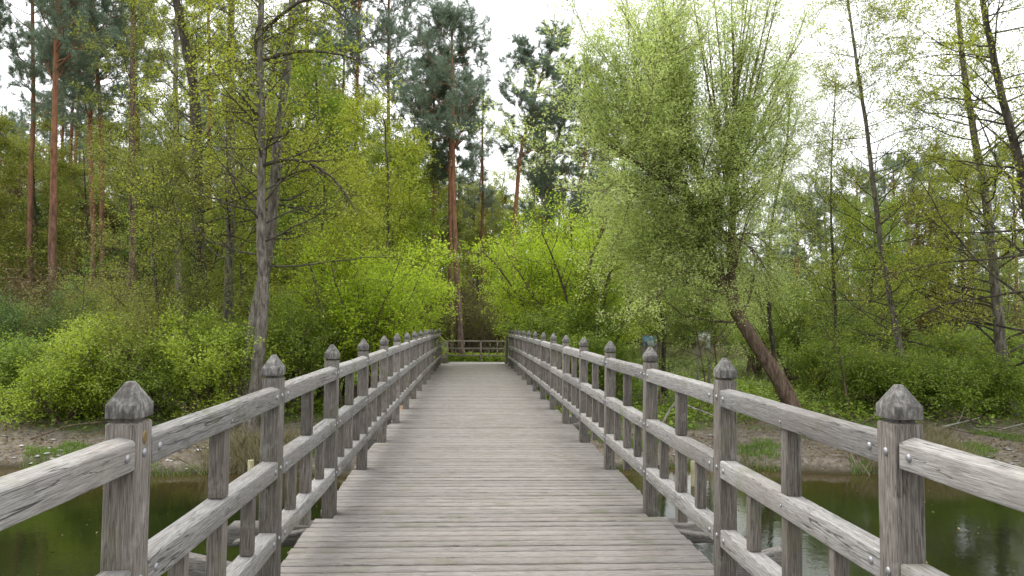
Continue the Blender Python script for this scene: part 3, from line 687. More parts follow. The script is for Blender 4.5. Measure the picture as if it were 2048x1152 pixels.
P_([(772, 740), (774, 300), (778, -130)], 46, .2, 'dark crowned pine right of the reddish wide crowned one', crown0=.56, L1=3.9, n1=36)
P_([(868, 720), (866, 400), (864, 120)], 43, .17, 'straight orange pine stem left of the central double pine', crown0=.55, L1=1.8, n1=18)
P_([(925, 690), (912, 560), (905, 350), (906, 200), (905, 50)], 40, .22, 'taller stem of the central double pine with a tall rounded crown', crown0=.62, L1=3.5, n1=34, up=.15)
P_([(903, 690), (900, 500), (898, 350), (902, 110)], 42, .17, 'darker stem of the central double pine standing close behind the other', crown0=.6, L1=2.2, n1=24)
P_([(968, 690), (966, 450), (968, 180)], 47, .15, 'slim pine between the central double pine and the crooked pine', crown0=.5, L1=1.5, n1=16, per=10)
P_([(1030, 700), (1028, 430), (1040, 290), (1068, 210), (1080, 140), (1115, 75)], 42, .21, 'crooked orange pine bending right with a ragged crown against white sky', crown0=.6, L1=2.6, n1=26, up=.1)
P_([(1092, 700), (1090, 400), (1090, 225)], 44, .16, 'short pine right of the crooked orange pine', crown0=.5, L1=2.6, n1=26)
P_([(1148, 700), (1146, 520), (1150, 400), (1175, 330), (1172, 150)], 43, .17, 'dark pine with twisted lower stem beside the willow crown', crown0=.42, L1=2.5, n1=28)
P_([(1215, 700), (1205, 420), (1200, 210)], 47, .18, 'pine half hidden behind the left edge of the willow', crown0=.5, L1=2.4)
for i, (px, ty, Y, lb) in enumerate([(1590, 400, 60, 'low dark pine left of the sky gap beyond the meadow'), (1650, 385, 63, 'low dark pine under the sky gap beyond the meadow'), (1715, 350, 66, 'dark pine just right of the sky gap beyond the meadow'),
        (1790, 330, 60, 'dark pine behind the thin crooked alder'), (1860, 330, 64, 'dark pine showing between the two right alders'), (1935, 340, 60, 'dark pine behind the farther right alder'), (2030, 310, 62, 'dark pine behind the large tree at the right edge')]):
    P_([(px, 690), (px+4, 520), (px-3, ty)], Y, .2, lb, crown0=.38, L1=3.2, n1=30)

# ---- willow
b_, L_ = from_px([(1592, 815), (1560, 762), (1528, 715), (1490, 650), (1455, 590), (1425, 520), (1395, 450), (1378, 390)], 20.4)
T, R = trunk_curve(L_, .225, .12, 22, flare=1.2)
def wst(poly, Y0, Y1, ra, rb, k=14):
    n = len(poly); c = resample([tuple(at(x, y, Y0+(Y1-Y0)*i/(n-1))-b_) for i, (x, y) in enumerate(poly)], k); return c[None], np.linspace(ra, rb, k)[None]
stems = [wst([(1478, 640), (1462, 560), (1464, 450), (1470, 360)], 20.4, 20.2, .14, .09), wst([(1430, 530), (1410, 430), (1395, 330), (1370, 240)], 20.4, 20.0, .10, .05),
    wst([(1378, 390), (1340, 300), (1290, 210), (1270, 120)], 20.4, 19.4, .09, .03), wst([(1380, 400), (1310, 350), (1250, 310), (1215, 290)], 20.4, 18.8, .08, .02)]
fan = []
for i in range(26):
    q = i/25; bx = 1462+random.uniform(-14, 14); by = 345+random.uniform(-25, 45); tx = 1235+q*385+random.uniform(-12, 12); ty = random.uniform(-90, 60)+ (90 if q > .9 or q < .08 else 0)
    if q < .35: bx = 1385+random.uniform(-20, 20); by = 330+random.uniform(-60, 40)
    mxp = (bx*.55+tx*.45+random.uniform(-8, 8)); yd = random.uniform(-2.2, 2.2)
    fan.append(wst([(bx, by), (mxp, by*.55+ty*.45), (tx, ty)], 20.2, 20.2+yd, .045, .008))
ST = np.concatenate([s[0] for s in stems]); SR = np.concatenate([s[1] for s in stems]); FA = np.concatenate([s[0] for s in fan]); FR = np.concatenate([s[1] for s in fan])
for i in range(30):
    bx, by, yb = ((1385, 430, 20.4), (1420, 520, 20.4), (1464, 470, 20.3), (1375, 300, 20.2))[i % 4]
    a = random.uniform(-1.0, 1.25) if i % 4 != 2 else random.uniform(-2.6, .2); Lp = random.uniform(100, 195)
    if i >= 28: a = random.uniform(-.45, .2); bx, by = 1425, 500; Lp = random.uniform(90, 190)
    tx, ty = bx-math.cos(a)*Lp, by-math.sin(a)*Lp-20
    fan.append(wst([(bx, by), ((bx+tx)/2, (by+ty)/2-22), (tx, ty)], yb, yb+random.uniform(-2.2, 1.8), .035, .008))
FA = np.concatenate([s[0] for s in fan]); FR = np.concatenate([s[1] for s in fan])
B0, B0r = sub(ST, SR, 15, .1, 1, .95, 2.6, None, up=.45, wob=.13, k=14, ratio=.35, minr=.012)
B1, B1r = sub(T, R, 22, .42, 1, .95, 2.8, None, up=.3, wob=.13, k=14, ratio=.22, minr=.012)
BB = np.concatenate([B0, B1, FA]); BR = np.concatenate([B0r, B1r, FR])
C, Cr_ = sub(BB, BR, 18, .12, 1, .55, 1.15, None, up=.25, wob=.12, k=6, ratio=.45, minr=.006)
D, Dr = sub(C, Cr_, 6, .15, 1, .6, .5, None, up=.0, wob=.14, k=4, ratio=.6, minr=.0035)
lv = [leaves(D, 14, .075, .07, width=.42), leaves(C, 14, .075, .09, .2, width=.42)]
finish('willow_tree', b_, 'big willow with leaning brown trunk and a huge fan of grey green branches', 'tree', None, [(T, R, 14), (ST, SR, 10)], [(BB, BR, 5), (C, Cr_, 4), (D, Dr, 3)], [('crown', M['leaf_willow'], lv)], M['bark_willow'], M['bark_twig'])
# second willow filling low left of the big one
b_, L_ = from_px([(1330, 760), (1325, 640), (1300, 520), (1290, 380)], 24.5)
broad('willow_tree', 'slim young willow with fine grey leaves under the left half of the big willow', L_, b_, .09, .02, leafm='leaf_willow', n1=24, t0=.55, L1=2.0, ang=1.0, up=.35, n2=9, n3=6, per=4, size=.07, barkm='bark_dark', wid=.4)
b_, L_ = from_px([(1560, 760), (1540, 600), (1545, 450), (1580, 300), (1585, 180)], 23)
broad('willow_tree', 'upright young willow whose thin twigs edge the sky right of the big willow', L_, b_, .08, .02, leafm='leaf_willow', n1=36, t0=.2, L1=2.0, ang=.8, up=.45, n2=9, n3=6, per=4, size=.065, barkm='bark_dark', wid=.4)

# ---- alders at the right
b_, L_ = from_px([(1822, 800), (1800, 700), (1775, 560), (1755, 430), (1742, 300), (1722, 160), (1705, 40), (1690, -80)], 22)
broad('alder_tree', 'thin slightly crooked alder standing right of the sky gap by the bank', L_, b_, .11, .03, leafm='leaf_alder', n1=72, t0=.12, L1=3.1, ang=1.2, up=.18, flat=.3, n2=9, n3=5, per=3, size=.065, barkm='bark_alder', mixm='bark_dark')
b_, L_ = from_px([(1672, 780), (1668, 600), (1660, 420), (1665, 250), (1670, 160)], 25)
broad('alder_tree', 'young twin stemmed alder with sparse leaves against the sky gap', L_, b_, .07, .015, leafm='leaf_alder', n1=52, t0=.2, L1=2.3, ang=1.0, up=.3, n2=8, n3=5, per=3, size=.06, barkm='bark_dark')
b_, L_ = from_px([(2022, 880), (2005, 720), (1992, 560), (1975, 400), (1950, 250), (1930, 120), (1915, -80)], 20.5)
broad('alder_tree', 'tall alder with long bare sweeping limbs near the right bank edge', L_, b_, .17, .05, leafm='leaf_alder', n1=52, t0=.1, L1=3.6, ang=1.3, up=.12, flat=.4, n2=9, n3=5, per=3, size=.07, barkm='bark_alder', mixm='bark_dark')
b_, L_ = from_px([(2110, 900), (2085, 600), (2050, 340), (2010, 200), (1985, 90), (1960, -60)], 17.5)
broad('large_tree', 'large dark tree leaning in over the right edge with thick sweeping limbs', L_, b_, .16, .06, leafm='leaf_alder', n1=56, t0=.22, L1=4.2, ang=1.25, up=.1, flat=.3, n2=9, n3=5, per=3, size=.07, barkm='bark_dark', r1ratio=.3)
b_, L_ = from_px([(1830, 770), (1825, 640), (1840, 560), (1835, 420)], 32)
broad('hornbeam_tree', 'small rusty budded tree behind the thin crooked alder', L_, b_, .12, .03, leafm='dry_leaf', n1=34, t0=.2, L1=3.0, n2=9, n3=6, per=4, size=.09, barkm='bark_dark')
b_, L_ = from_px([(1930, 770), (1930, 640), (1925, 420), (1940, 330)], 30)
broad('hornbeam_tree', 'olive leaved tree filling the gap between the two right alders', L_, b_, .11, .03, leafm='leaf_olive', n1=38, t0=.2, L1=3.3, n2=9, n3=6, per=4, size=.085, barkm='bark_dark')
b_, L_ = from_px([(1740, 770), (1735, 640), (1745, 500), (1740, 430)], 28)
broad('hornbeam_tree', 'low green tree below the sky gap in front of the dark pines', L_, b_, .09, .03, leafm='leaf_green', n1=34, t0=.15, L1=2.6, n2=9, n3=6, per=4, size=.085, barkm='bark_dark', flat=.4)

# ---- shrubs of the banks
def sh(px, Y, top, w, label, **kw):
    p = at(px, 700, Y); z = gz(p.x, Y); h = (at(px, top, Y).z-z); return shrub('shrub', label, (p.x, Y), max(.5, h), w, **kw)
sh(40, 21, 700, 2.6, 'pale green shrub cut by the left edge of the view above the muddy bank', leafm='leaf_green', stems=9)
sh(120, 19.6, 735, 2.4, 'low yellow green shrub hanging over the muddy bank', leafm='leaf_maple', stems=10, spread=.9)
sh(215, 20.4, 640, 3.0, 'broad yellow green shrub above the white stones of the mud bank', leafm='leaf_maple', stems=12, spread=.8)
sh(310, 21, 600, 3.0, 'olive green shrub behind the first left post', leafm='leaf_olive', stems=12, size=.07)
sh(390, 19.4, 650, 2.6, 'fresh green shrub seen above the first bay of the near railing', leafm='leaf_green', stems=12, spread=.7)
sh(455, 19.6, 610, 2.4, 'dense bright shrub at the foot of the twin alder', leafm='leaf_maple', stems=12, spread=.7)
sh(590, 20.6, 600, 2.8, 'green shrub behind the third left post', leafm='leaf_green', stems=12)
sh(660, 22.5, 560, 3.2, 'green shrub with bright tips right of the alder foot', leafm='leaf_maple', stems=12)
sh(735, 21.5, 480, 3.4, 'glowing yellow green maple bush left of the deck', leafm='leaf_lime', stems=14, spread=.4, size=.10)
sh(785, 24.5, 500, 2.6, 'glowing yellow green maple bush beside the far end of the left railing', leafm='leaf_lime', stems=14, spread=.28, size=.10)
sh(842, 31, 655, 1.2, 'small bright bush behind the wing fence', leafm='leaf_lime', stems=9)
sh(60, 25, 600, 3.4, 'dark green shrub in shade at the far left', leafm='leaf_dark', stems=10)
sh(160, 26, 560, 3.6, 'brownish green shrub under the pines', leafm='leaf_olive', stems=12, size=.07)
sh(1070, 33, 610, 1.8, 'green bush right behind the short wing fence', leafm='leaf_green', stems=10)
sh(1105, 27, 440, 3.4, 'tall glowing maple bush right of the path end', leafm='leaf_lime', stems=16, size=.10)
sh(1160, 25.5, 400, 4.2, 'broadest glowing maple bush between the crooked pine and the willow', leafm='leaf_lime', stems=18, size=.10)
sh(1212, 27, 530, 2.5, 'maple bush touching the left skirt of the willow', leafm='leaf_lime', stems=14, size=.095)
sh(1130, 24, 610, 2.6, 'low fresh green bush beyond the right railing', leafm='leaf_green', stems=11)
sh(1200, 22.5, 665, 1.7, 'low leafy bush beside the third post of the right railing', leafm='leaf_green', stems=11)
sh(1310, 44, 560, 4.6, 'green bush behind the blue picture board', leafm='leaf_green', stems=12)
sh(1385, 46.5, 560, 5.0, 'green thicket bush behind the white notice board', leafm='leaf_green', stems=14, size=.13)
sh(1510, 30, 540, 2.8, 'grey green bush behind the leaning willow trunk', leafm='leaf_willow', stems=12)
sh(1590, 27, 545, 3.4, 'rounded green bush right of the willow trunk', leafm='leaf_green', stems=14)
sh(1660, 24, 690, 2.8, 'leafy green bush between willow trunk and the thin alder', leafm='leaf_green', stems=12)
sh(1755, 21.5, 725, 2.6, 'low deep green bush left of the thin alder foot', leafm='leaf_green', stems=12, spread=.8)
sh(1855, 20.6, 745, 2.6, 'low deep green bush behind the first right post', leafm='leaf_green', stems=12, spread=.8)
sh(1905, 23, 660, 2.8, 'mid green bush between the two right alders', leafm='leaf_green', stems=12)
sh(1975, 20.8, 730, 2.4, 'deep green bush at the foot of the tall right alder', leafm='leaf_green', stems=12, spread=.8)
sh(2035, 23, 670, 3.0, 'mid green bush cut by the right edge of the view', leafm='leaf_green', stems=12)
sh(1800, 34, 590, 4.0, 'green bush at the far rim of the meadow', leafm='leaf_olive', stems=12, size=.1)
# bare brushwood, saplings
sh(940, 46, 560, 5.0, 'brown leafless brushwood at the end of the path', leafm='dry_leaf', stems=18, per=2, size=.07)
sh(990, 44, 590, 4.4, 'olive brushwood right of the path end', leafm='leaf_olive', stems=16, per=3, size=.08)
sh(900, 43, 600, 3.5, 'olive brushwood at the foot of the central pines', leafm='leaf_olive', stems=14, per=3, size=.08)
for i, (px, Y, top, lean, lb) in enumerate([(1180, 23, 560, 25, 'thin pale sapling rising through the bush beyond the right railing'), (1072, 27, 430, -8, 'whitish sapling stem inside the tall maple bush'),
        (1325, 21.5, 620, -22, 'dark thin sapling right of the blue picture board'), (1420, 21, 600, -40, 'one of the thin stems in front of the white notice board'),
        (1440, 21.6, 560, -30, 'leaning thin stem right of the white notice board'), (1700, 21, 640, -60, 'crooked dark sapling leaning left of the thin alder'),
        (2010, 26, 500, 10, 'dark sapling behind the tall right alder'), (150, 24, 520, 20, 'bare dark sapling among the left shrubs'), (320, 22, 480, 5, 'bare branchy sapling left of the forked alder')]):
    b_, L_ = from_px([(px, 790), (px+lean*.4, 700), (px+lean, top)], Y)
    broad('sapling', lb, L_, b_, .035 if i != 5 else .05, .008, leafm='leaf_green', n1=14, t0=.3, L1=.9, n2=6, n3=3, L2=.4, L3=.2, per=2, size=.06, barkm='bark_pale' if i < 2 else 'bark_twig', k=14, sides=6)

# ---- templates for the wood behind, copied with their parts
def away(o): o.location = (0, 0, 0); return o
tp = []
for i in range(4):
    h = 21+i*1.3
    tp.append(pine('pine_tree', 'x', [(0, 0, 0), (random.uniform(-.4, .4), .2, h*.5), (random.uniform(-.8, .8), 0, h)], Vector((0, 0, 0)), .19, crown0=.6, L1=2.5, n1=22, n2=7, n3=4, per=24, size=.26, k=16))
tl_ = []
for i in range(2):
    h = 19+i*2
    tl_.append(pine('pine_tree', 'x', [(0, 0, 0), (random.uniform(-.4, .4), .2, h*.5), (random.uniform(-.8, .8), 0, h)], Vector((0, 0, 0)), .2, crown0=.3, L1=2.9, n1=32, n2=7, n3=4, per=22, size=.28, k=16))
tb = []
for i, lm in enumerate(('leaf_alder', 'leaf_green', 'leaf_olive', 'leaf_maple', 'dry_leaf', 'leaf_dark')):
    h = (13, 10, 12, 9, 11, 10)[i]
    tb.append(broad('forest_tree', 'x', [(0, 0, 0), (random.uniform(-.5, .5), .2, h*.5), (random.uniform(-.8, .8), 0, h)], Vector((0, 0, 0)), .13, .03, leafm=lm, n1=34, t0=.2, L1=3.0, n2=8, n3=5, per=4, size=.12, barkm='bark_dark', k=16, sides=7, jit=.1))
tsb = []
for i, (lm, per) in enumerate((('leaf_olive', 5), ('leaf_green', 6), ('dry_leaf', 3), ('leaf_dark', 5))):
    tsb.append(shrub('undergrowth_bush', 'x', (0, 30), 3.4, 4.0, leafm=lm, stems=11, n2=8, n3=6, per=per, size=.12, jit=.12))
used = set()
def put(tmpl, x, y, s, label, cat, group, name=None):
    if tmpl.name in used: o = copy_tree(tmpl)
    else: o = tmpl; used.add(tmpl.name)
    o.location = (x, y, gz(x, y)-.1); o.rotation_euler = (0, 0, random.uniform(0, 6.28)); o.scale = (s, s, s*random.uniform(.92, 1.08))
    tag(o, label, cat, group); return o
g = random.Random(5)
def pxx(px, Y): return at(px, 600, Y).x
nP = 0
for px in list(range(-180, 860, 46))+[856, 880, 898, 912, 930, 945, 958, 975, 992, 1010, 30, 140, 520, 560, 840, 885, 935, 1000, 1120, 1180]:
    Y = g.uniform(46, 72); s = g.uniform(.78, 1.05)
    if px > 860: Y = g.uniform(56, 78); s = g.uniform(.55, .68)
    elif px > 640: s *= .85
    put(tp[nP % 4], pxx(px+g.uniform(-15, 15), Y), Y, s, 'one of the many tall pine stems standing deep in the wood', 'pine tree', 'pines deep in the wood'); nP += 1
for i in range(24):
    px = -120+i*42+g.uniform(-14, 14); Y = g.uniform(58, 74)
    put(tl_[i % 2], pxx(px, Y), Y, g.uniform(.85, 1.1) if px < 820 else g.uniform(.62, .8), 'one of the densely branched pines far back in the wood', 'pine tree', 'densely branched pines far back')
for i in range(16):
    px = 1250+i*56+g.uniform(-14, 14); Y = g.uniform(62, 74)
    put(tl_[i % 2], pxx(px, Y), Y, g.uniform(.5, .66), 'one of the low dense pines lining the far rim of the meadow', 'pine tree', 'low pines beyond the meadow')
for i in range(78):
    px = -160+i*18+g.uniform(-12, 12); Y = g.uniform(47, 66) if i % 3 else g.uniform(36, 44)
    s = g.uniform(.75, 1.1)
    if 500 < px < 860: s *= 1.25
    if 860 < px < 1240: s = g.uniform(.95, 1.2); Y = g.uniform(52, 70)
    if 850 < px < 1030 and i % 2: continue
    if px < 330: t_ = tb[(2, 4, 2, 5)[i % 4]]
    else: t_ = tb[i % 4]
    put(t_, pxx(px, Y), Y, s, 'one of the leafy young trees growing between the pines deep in the wood', 'tree', 'leafy trees deep in the wood')
for i in range(16):
    px = 1280+i*55+g.uniform(-15, 15); Y = g.uniform(62, 76); s = g.uniform(.6, .8)
    put(tb[i % 3], pxx(px, Y), Y, s, 'one of the leafy trees lining the far side of the meadow', 'tree', 'leafy trees beyond the meadow')
for i in range(46):
    px = -150+i*28+g.uniform(-10, 10); Y = g.uniform(28, 50) if (px < 840) else g.uniform(46, 56)
    if px > 1250: continue
    put(tsb[(i*7+i//3) % 4], pxx(px, Y), Y, g.uniform(.7, 1.15), 'one of the twiggy bushes filling the ground under the trees', 'bush', 'undergrowth bushes in the wood')
for i in range(26):
    px = 1270+i*34+g.uniform(-10, 10); Y = g.uniform(57, 66) if i % 3 else g.uniform(27, 32)
    if Y < 40 and px < 1640: Y = 60
    put(tsb[(i*5+i//4) % 4], pxx(px, Y), Y, g.uniform(.7, 1.1), 'one of the bushes edging the meadow and the right bank', 'bush', 'bushes round the meadow')
# beyond the frame on both sides, so the wood carries on
for i in range(10):
    for sx in (-1, 1):
        Y = 24+i*5; x = pxx(-330-g.uniform(0, 250), Y) if sx < 0 else pxx(2380+g.uniform(0, 250), Y)
        put(tb[i % 3], x, Y, g.uniform(.8, 1.05), 'one of the trees at the outer flank of the wood', 'tree', 'trees at the flanks')

for i in range(16):  # unseen trees, added to darken the post faces turned to the camera
    put(tb[i % 3], -26+i*3.6+g.uniform(-1, 1), g.uniform(-26, -17), g.uniform(.9, 1.1), 'one of the unseen trees added for shade on the near bank behind the viewer', 'tree', 'unseen trees added for shade on the near bank')
# ---- the far wood as one mass of twigs and leaves
n = 3200; xx = rng.uniform(-75, 85, n); yy = rng.uniform(74, 96, n); P = np.zeros((n, 6, 3)); hh = rng.uniform(4, 17, n)*np.where(xx > 12, .55, 1)
P[:, 0, 0] = xx; P[:, 0, 1] = yy; P[:, 0, 2] = -.6; lean = rng.normal(0, .12, (n, 2))
for s in range(1, 6): P[:, s] = P[:, s-1]+np.stack([lean[:, 0]+rng.normal(0, .08, n), lean[:, 1], np.ones(n)], 1)*(hh/5)[:, None]
R = np.full((n, 6), .07)*np.linspace(1, .3, 6)
A, Ar = sub(P, R, 5, .15, 1, .9, 2.6, None, up=.3, k=5, ratio=.5, minr=.02)
V, F = merge([tubes(P, R, 4), tubes(A, Ar, 3)]); l1 = leaves(A, 9, .34, .4); l2 = leaves(P, 16, .36, .7)
V1, F1 = merge([l1, l2]); Vt = np.concatenate([V, V1]); Ft = np.concatenate([F, F1+len(V)])
mi = np.zeros(len(Ft), int); ll = rng.choice([1, 2, 3], len(F1), p=[.4, .25, .35]); mi[len(F):] = ll
o = link('background_woods', newmesh('background_woods', Vt, Ft, [M['bark_twig'], M['leaf_olive'], M['leaf_green'], M['leaf_dark']], midx=mi)); tag(o, 'distant mass of wood closing the view between the tree trunks', 'woods', kind='stuff')

# ------------------------------------------------------------------ ground cover
def scatter(n, x0, x1, y0, y1, dens=None):
    x = rng.uniform(x0, x1, n); y = rng.uniform(y0, y1, n)
    if dens is not None: k = rng.random(n) < dens(x, y); x, y = x[k], y[k]
    return x, y, ground(x, y)
def patch(x, y, f=.5, th=.0, s=3.): return np.clip((np.sin(x*f*1.9+2*np.sin(y*f*.8))+np.cos(y*f*1.7+1.5*np.sin(x*f))+np.sin(x*f*4.3+y*f*3.1)*.5-th)*s, 0, 1)
def blades(x, y, z, h, w, lean=.35):
    n = len(x); c = np.stack([x, y, z-.01], 1); a = rng.uniform(0, 6.28, n); hh = h*rng.uniform(.5, 1.3, n)
    tip = c+np.stack([rng.normal(0, lean, n), rng.normal(0, lean, n), np.ones(n)], 1)*hh[:, None]
    mid = c*.45+tip*.55+np.array([0, 0, 1])*(hh*.06)[:, None]; wv = np.stack([np.cos(a), np.sin(a), 0*a], 1)*w*.5
    V = np.stack([c-wv, c+wv, mid+wv*.7, tip, mid-wv*.7], 1)
    return V.reshape(-1, 3), np.arange(n*5).reshape(n, 5)
def cover_leaves(x, y, z, size, hgt):
    n = len(x); c = np.stack([x, y, z+rng.uniform(0, 1, n)**1.3*hgt], 1); nn = rng.normal(0, .6, (n, 3)); nn[:, 2] = 1
    l = np.cross(nn, rng.normal(size=(n, 3))); l /= np.linalg.norm(l, axis=1, keepdims=True); w = np.cross(nn, l); w /= np.linalg.norm(w, axis=1, keepdims=True); s = size*rng.uniform(.6, 1.4, n)[:, None]
    V = np.stack([c, c+l*s*.5+w*s*.32, c+l*s, c+l*s*.5-w*s*.32], 1); return V.reshape(-1, 3), np.arange(n*4).reshape(n, 4)
offpath = lambda x, y: ~((np.abs(x-.15) < 2.1) & (y > 15.5) & (y < 38.5))
# nettles and herbs behind the mud strip
x, y, z = scatter(230000, -22, 24, 18.2, 40, lambda x, y: offpath(x, y)*np.where((x > 4.5)&(y > 27), .2, 1)*np.clip((y-18.6)/1.6, 0, 1)*(.25+.75*patch(x, y, .55, -.5))*np.clip(1.5-(y-18)/30, .3, 1))
V, F = cover_leaves(x, y, z, .10, .30); tag(link('ground_cover', newmesh('ground_cover', V, F, M['leaf_green'])), 'low green herbs and nettles covering the forest floor behind the bank', 'herbs', kind='stuff')
x, y, z = scatter(36000, -14, 4.4, 39.3, 42.5, lambda x, y: np.ones_like(x)); V, F = cover_leaves(x, y, z, .12, .35)
tag(link('herb_strip', newmesh('herb_strip', V, F, M['leaf_maple'])), 'strip of bright green herbs behind the cross fence', 'herbs', kind='stuff')
# meadow grass
x, y, z = scatter(120000, 4.5, 42, 28, 60, lambda x, y: (.35+.65*patch(x, y, .4, -.6))); V, F = blades(x, y, z, .26, .03)
tag(link('meadow_grass', newmesh('meadow_grass', V, F, M['meadow_blade'])), 'grass of the meadow in front of the notice boards', 'grass', kind='stuff')
x, y, z = scatter(24000, 5, 26, 38, 50, lambda x, y: patch(x, y, .35, .4)); V, F = blades(x, y, z, .7, .02, .5)
tag(link('dry_grass', newmesh('dry_grass', V, F, M['dry_blade'])), 'pale dry stalks standing round the white notice board', 'grass', kind='stuff')
# grass patches on the bank and along the waterline
shore = lambda x: 15.4+.35*np.sin(x*.45)+.22*np.sin(x*1.3+1)-np.clip((np.abs(x)-9)*.03, 0, 1.2)
x, y, z = scatter(120000, -16, 17, 15.2, 19.2, lambda x, y: ((y > shore(x)+.06)*np.maximum(np.clip(1-(y-shore(x)-.1)/.35, 0, 1)*.8*patch(x, y+9, 1.1, -.8), patch(x, y, 1.3, .75)*.7))*offpath(x, y))
V, F = blades(x, y, z, .13, .014); tag(link('bank_grass', newmesh('bank_grass', V, F, M['grass_blade'])), 'short grass tufts on the muddy bank and along the waterline', 'grass', kind='stuff')
x, y, z = scatter(40000, 8.2, 16, 14.6, 17.6, lambda x, y: (y > shore(x)+.0)*patch(x, y, .7, .1)*np.clip((x-8.2)/2, 0, 1)); V, F = blades(x, y, z, .42, .014, .45)
V2, F2 = blades(*scatter(2600, -5.4, -3.4, 15.4, 16.8, lambda x, y: (y > shore(x))*1.), .5, .012, .4)
V, F = merge([(V, F), (V2, F2)])
tag(link('dry_sedge', newmesh('dry_sedge', V, F, M['dry_blade'])), 'dry yellowish sedge at the waterline', 'grass', kind='stuff')
# leaf litter and pale stones on the mud
x, y, z = scatter(26000, -16, 18, 15.7, 24, lambda x, y: (y > shore(x)+.25)*offpath(x, y)*(.4+.6*patch(x, y, .9))); V, F = cover_leaves(x, y, z+.004, .07, .02)
tag(link('leaf_litter', newmesh('leaf_litter', V, F, M['dry_leaf'])), 'brown fallen leaves lying on the bank', 'leaf litter', kind='stuff')
def stones(n, x0, x1, off0, off1, sc, m, name, label):
    Vs, Fs, k = [], [], 0
    base = np.array([(-1, 0, 0), (1, 0, 0), (0, -1, 0), (0, 1, 0), (0, 0, -.6), (0, 0, .7), (.6, .6, .3), (-.6, .6, .35), (.6, -.6, .25), (-.6, -.6, .3)])
    T8 = np.array([[5, 6, 7], [5, 7, 9], [5, 9, 8], [5, 8, 6], [6, 1, 3], [6, 3, 7], [7, 3, 0], [7, 0, 9], [9, 0, 2], [9, 2, 8], [8, 2, 1], [8, 1, 6], [1, 4, 3], [3, 4, 0], [0, 4, 2], [2, 4, 1]])
    for i in range(n):
        x = rng.uniform(x0, x1); y = shore(np.array([x]))[0]+rng.uniform(off0, off1)
        if abs(x-.15) < 2.1: continue
        s = sc*rng.uniform(.4, 1.5); a = rng.uniform(0, 6.28); b = base*rng.uniform(.75, 1.25, base.shape)*s*np.array([1.3, .9, .6])
        c, sn = math.cos(a), math.sin(a); b = np.stack([b[:, 0]*c-b[:, 1]*sn, b[:, 0]*sn+b[:, 1]*c, b[:, 2]], 1)+np.array([x, y, gz(x, y)+s*.15])
        Vs.append(b); Fs.append(T8+k); k += len(b)
    tag(link(name, newmesh(name, np.concatenate(Vs), np.concatenate(Fs), m)), label, 'stones', kind='stuff')
stones(260, -14, 15, .15, 2.6, .045, M['concrete'], 'pebbles', 'small pale stones strewn over the muddy bank')
m, t, b = mat('pale stone'); tcn = N(t, 'ShaderNodeTexCoord'); n1 = noise(t, tcn.outputs['Object'], 20, 4)
c = ramp(t, n1.outputs['Fac'], [(.3, (.38, .36, .33)), (.7, (.66, .65, .62))]); t.links.new(c.outputs[0], b.inputs['Base Color']); M['stone'] = m
stones(60, -11, -3.5, .1, 1.8, .06, M['stone'], 'white_stones', 'white broken stones on the mud bank left of the bridge')

x = rng.uniform(-14, 16, 900); y = 15.4-rng.random(900)**1.6*12; V, F = cover_leaves(x, y, np.full(900, WATER+.006), .045, .002)
tag(link('floating_leaves', newmesh('floating_leaves', V, F, M['dry_leaf'])), 'tiny fallen leaves floating on the river', 'leaves', kind='stuff')
# ------------------------------------------------------------------ fallen branches, stakes, boards
def stick(px, Y0, Y1, r, label, forks=3, m='bark_pale', h=.08):
    n = len(px); W_ = [at(a, bq, Y0+(Y1-Y0)*i/(n-1)) for i, (a, bq) in enumerate(px)]
    W_ = [Vector((p.x, p.y, max(p.z, gz(p.x, p.y)+h*.4))) for p in W_]; W_[0].z = gz(W_[0].x, W_[0].y)+.01
    base = W_[0].copy(); c = resample([tuple(p-base) for p in W_], 12)[None]; R = (r*np.linspace(1, .35, 12))[None]
    A, Ar = sub(c, R, forks, .3, .9, .6, .5, None, up=.15, k=6, ratio=.6, minr=.006)
    finish('fallen_branch', base, label, 'branch', 'fallen branches on the bank', [(c, R, 7)], [(A, Ar, 4)], [], M[m], trunk_name='stem')
stick([(1310, 790), (1350, 800), (1400, 822), (1440, 835)], 18.0, 17.6, .035, 'tan forked branch lying behind the third right railing bay')
stick([(1865, 880), (1900, 850), (1935, 842), (1960, 835)], 18.4, 19.4, .03, 'pale forked branch lying on the bank right of the first right post')
stick([(1985, 885), (1960, 860), (1925, 845)], 18.0, 19.2, .025, 'pale stick crossing the forked branch on the right bank')
stick([(1800, 878), (1840, 860), (1880, 850)], 18.6, 19.0, .03, 'dark branch lying just behind the first right post', m='bark_dark')
stick([(2000, 850), (1950, 830), (1900, 822)], 19.4, 19.8, .025, 'thin branch propped at the foot of the tall right alder', m='bark_twig')
stick([(60, 880), (140, 850), (220, 842)], 17.8, 18.8, .025, 'grey branch lying on the mud under the yellow green shrubs', m='bark_twig')
stick([(330, 850), (280, 838), (200, 845)], 18.4, 18.8, .03, 'brown branch lying behind the first left post', m='bark_dark')
stick([(1395, 700), (1440, 660), (1500, 600), (1545, 570)], 19.8, 19.8, .018, 'dead twig hanging across the willow trunk', m='bark_twig')
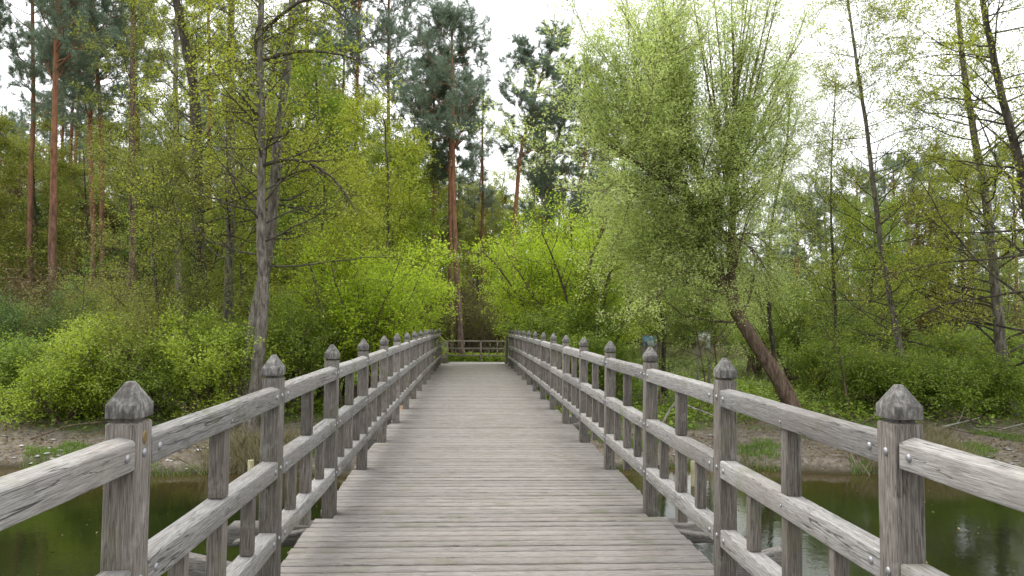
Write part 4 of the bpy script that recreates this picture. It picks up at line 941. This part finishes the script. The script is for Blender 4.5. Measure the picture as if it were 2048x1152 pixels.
for i in range(14):                                             # brushwood heap at the right bank
    x = rng.uniform(8.6, 14); y0 = rng.uniform(17.6, 19.2); L = rng.uniform(1, 2.4); a = rng.uniform(-.5, .5)+(0 if rng.random() < .5 else math.pi)
    c = resample([(0, 0, .02), (math.cos(a)*L*.5, math.sin(a)*L*.5, rng.uniform(.05, .3)), (math.cos(a)*L, math.sin(a)*L, rng.uniform(.02, .35))], 9)[None]; R = (rng.uniform(.012, .028)*np.linspace(1, .35, 9))[None]
    A, Ar = sub(c, R, 5, .2, .9, .6, .6, None, up=.1, k=5, ratio=.6, minr=.005)
    finish('fallen_branch', (x, y0, gz(x, y0)), 'one of the dead branches tangled under the bushes of the right bank', 'branch', 'dead branches tangled on the right bank', [(c, R, 5)], [(A, Ar, 3)], [], M[('bark_twig', 'bark_dark', 'bark_pale')[i % 3]], trunk_name='stem')
m = wood('new stake timber', 2, [(.22, .19, .10), (.38, .34, .2), (.5, .46, .3)], .3, .3)
for px, py, Y, lb in ((502, 920, 14.0, 'pale wooden stake in the water near the alder foot'), (1387, 922, 14.2, 'pale wooden stake in the water behind the right railing')):
    p = at(px, py, Y); k = empty('water_stake', (p.x, p.y, WATER-.9)); tag(k, lb, 'stake', 'stakes in the water')
    zt = p.z-WATER+.9; c = np.array([[(0, 0, 0), (0, 0, zt*.5), (0, 0, zt-.01), (0, 0, zt), (0, 0, zt+.001)]], float); V, F = tubes(c, np.array([[.055, .055, .055, .048, .001]]), 12); link('shaft', newmesh('shaft', V, F, m, False), k)

def board(px0, px1, py0, py1, Y, label, name, colors, cell):
    a = at(px0, py1, Y); bq = at(px1, py0, Y); w = bq.x-a.x; h = bq.z-a.z; cx = (a.x+bq.x)/2; z0 = gz(cx, Y)
    r = tag(empty(name, (cx, Y, z0)), label, 'notice board')
    mb = MB(); mb.box((-w/2, -.015, a.z-z0), (w/2, .015, bq.z-z0)); 
    m, t, b = mat(name+' print'); tcn = N(t, 'ShaderNodeTexCoord'); vo = N(t, 'ShaderNodeTexVoronoi'); vo.inputs['Scale'].default_value = cell; t.links.new(tcn.outputs['Object'], vo.inputs['Vector'])
    sp = N(t, 'ShaderNodeSeparateColor'); t.links.new(vo.outputs['Color'], sp.inputs[0]); cr_ = ramp(t, sp.outputs[0], [(i/len(colors), c) for i, c in enumerate(colors)], 'CONSTANT')
    t.links.new(cr_.outputs[0], b.inputs['Base Color']); b.inputs['Roughness'].default_value = .5
    mb.build('panel', m, r)
    mb = MB(); f = .025
    mb.box((-w/2-f, -.02, a.z-z0-f), (w/2+f, .02, a.z-z0-.001)); mb.box((-w/2-f, -.02, bq.z-z0+.001), (w/2+f, .02, bq.z-z0+f)); mb.box((-w/2-f, -.02, a.z-z0+.0), (-w/2-.001, .02, bq.z-z0)); mb.box((w/2+.001, -.02, a.z-z0), (w/2+f, .02, bq.z-z0))
    mb.build('frame', M['concrete'], r)
    for s in (-1, 1):
        mb = MB(); mb.box((s*w*.46-.035, .021, -.2), (s*w*.46+.035, .09, bq.z-z0)); mb.build('post', M['concrete'], r)
board(1287, 1313, 672, 691, 23.6, 'small wide board with a blue, white and red picture at the meadow edge', 'picture_board', [(.15, .35, .62), (.75, .78, .8), (.05, .2, .2), (.5, .6, .75), (.55, .22, .18), (.2, .3, .2)], 7)
board(1396, 1420, 664, 696, 23.8, 'tall white notice board with pinkish panels at the meadow edge', 'notice_board', [(.8, .8, .8), (.72, .62, .6), (.78, .78, .72), (.6, .38, .36), (.82, .82, .82), (.45, .5, .35)], 5)
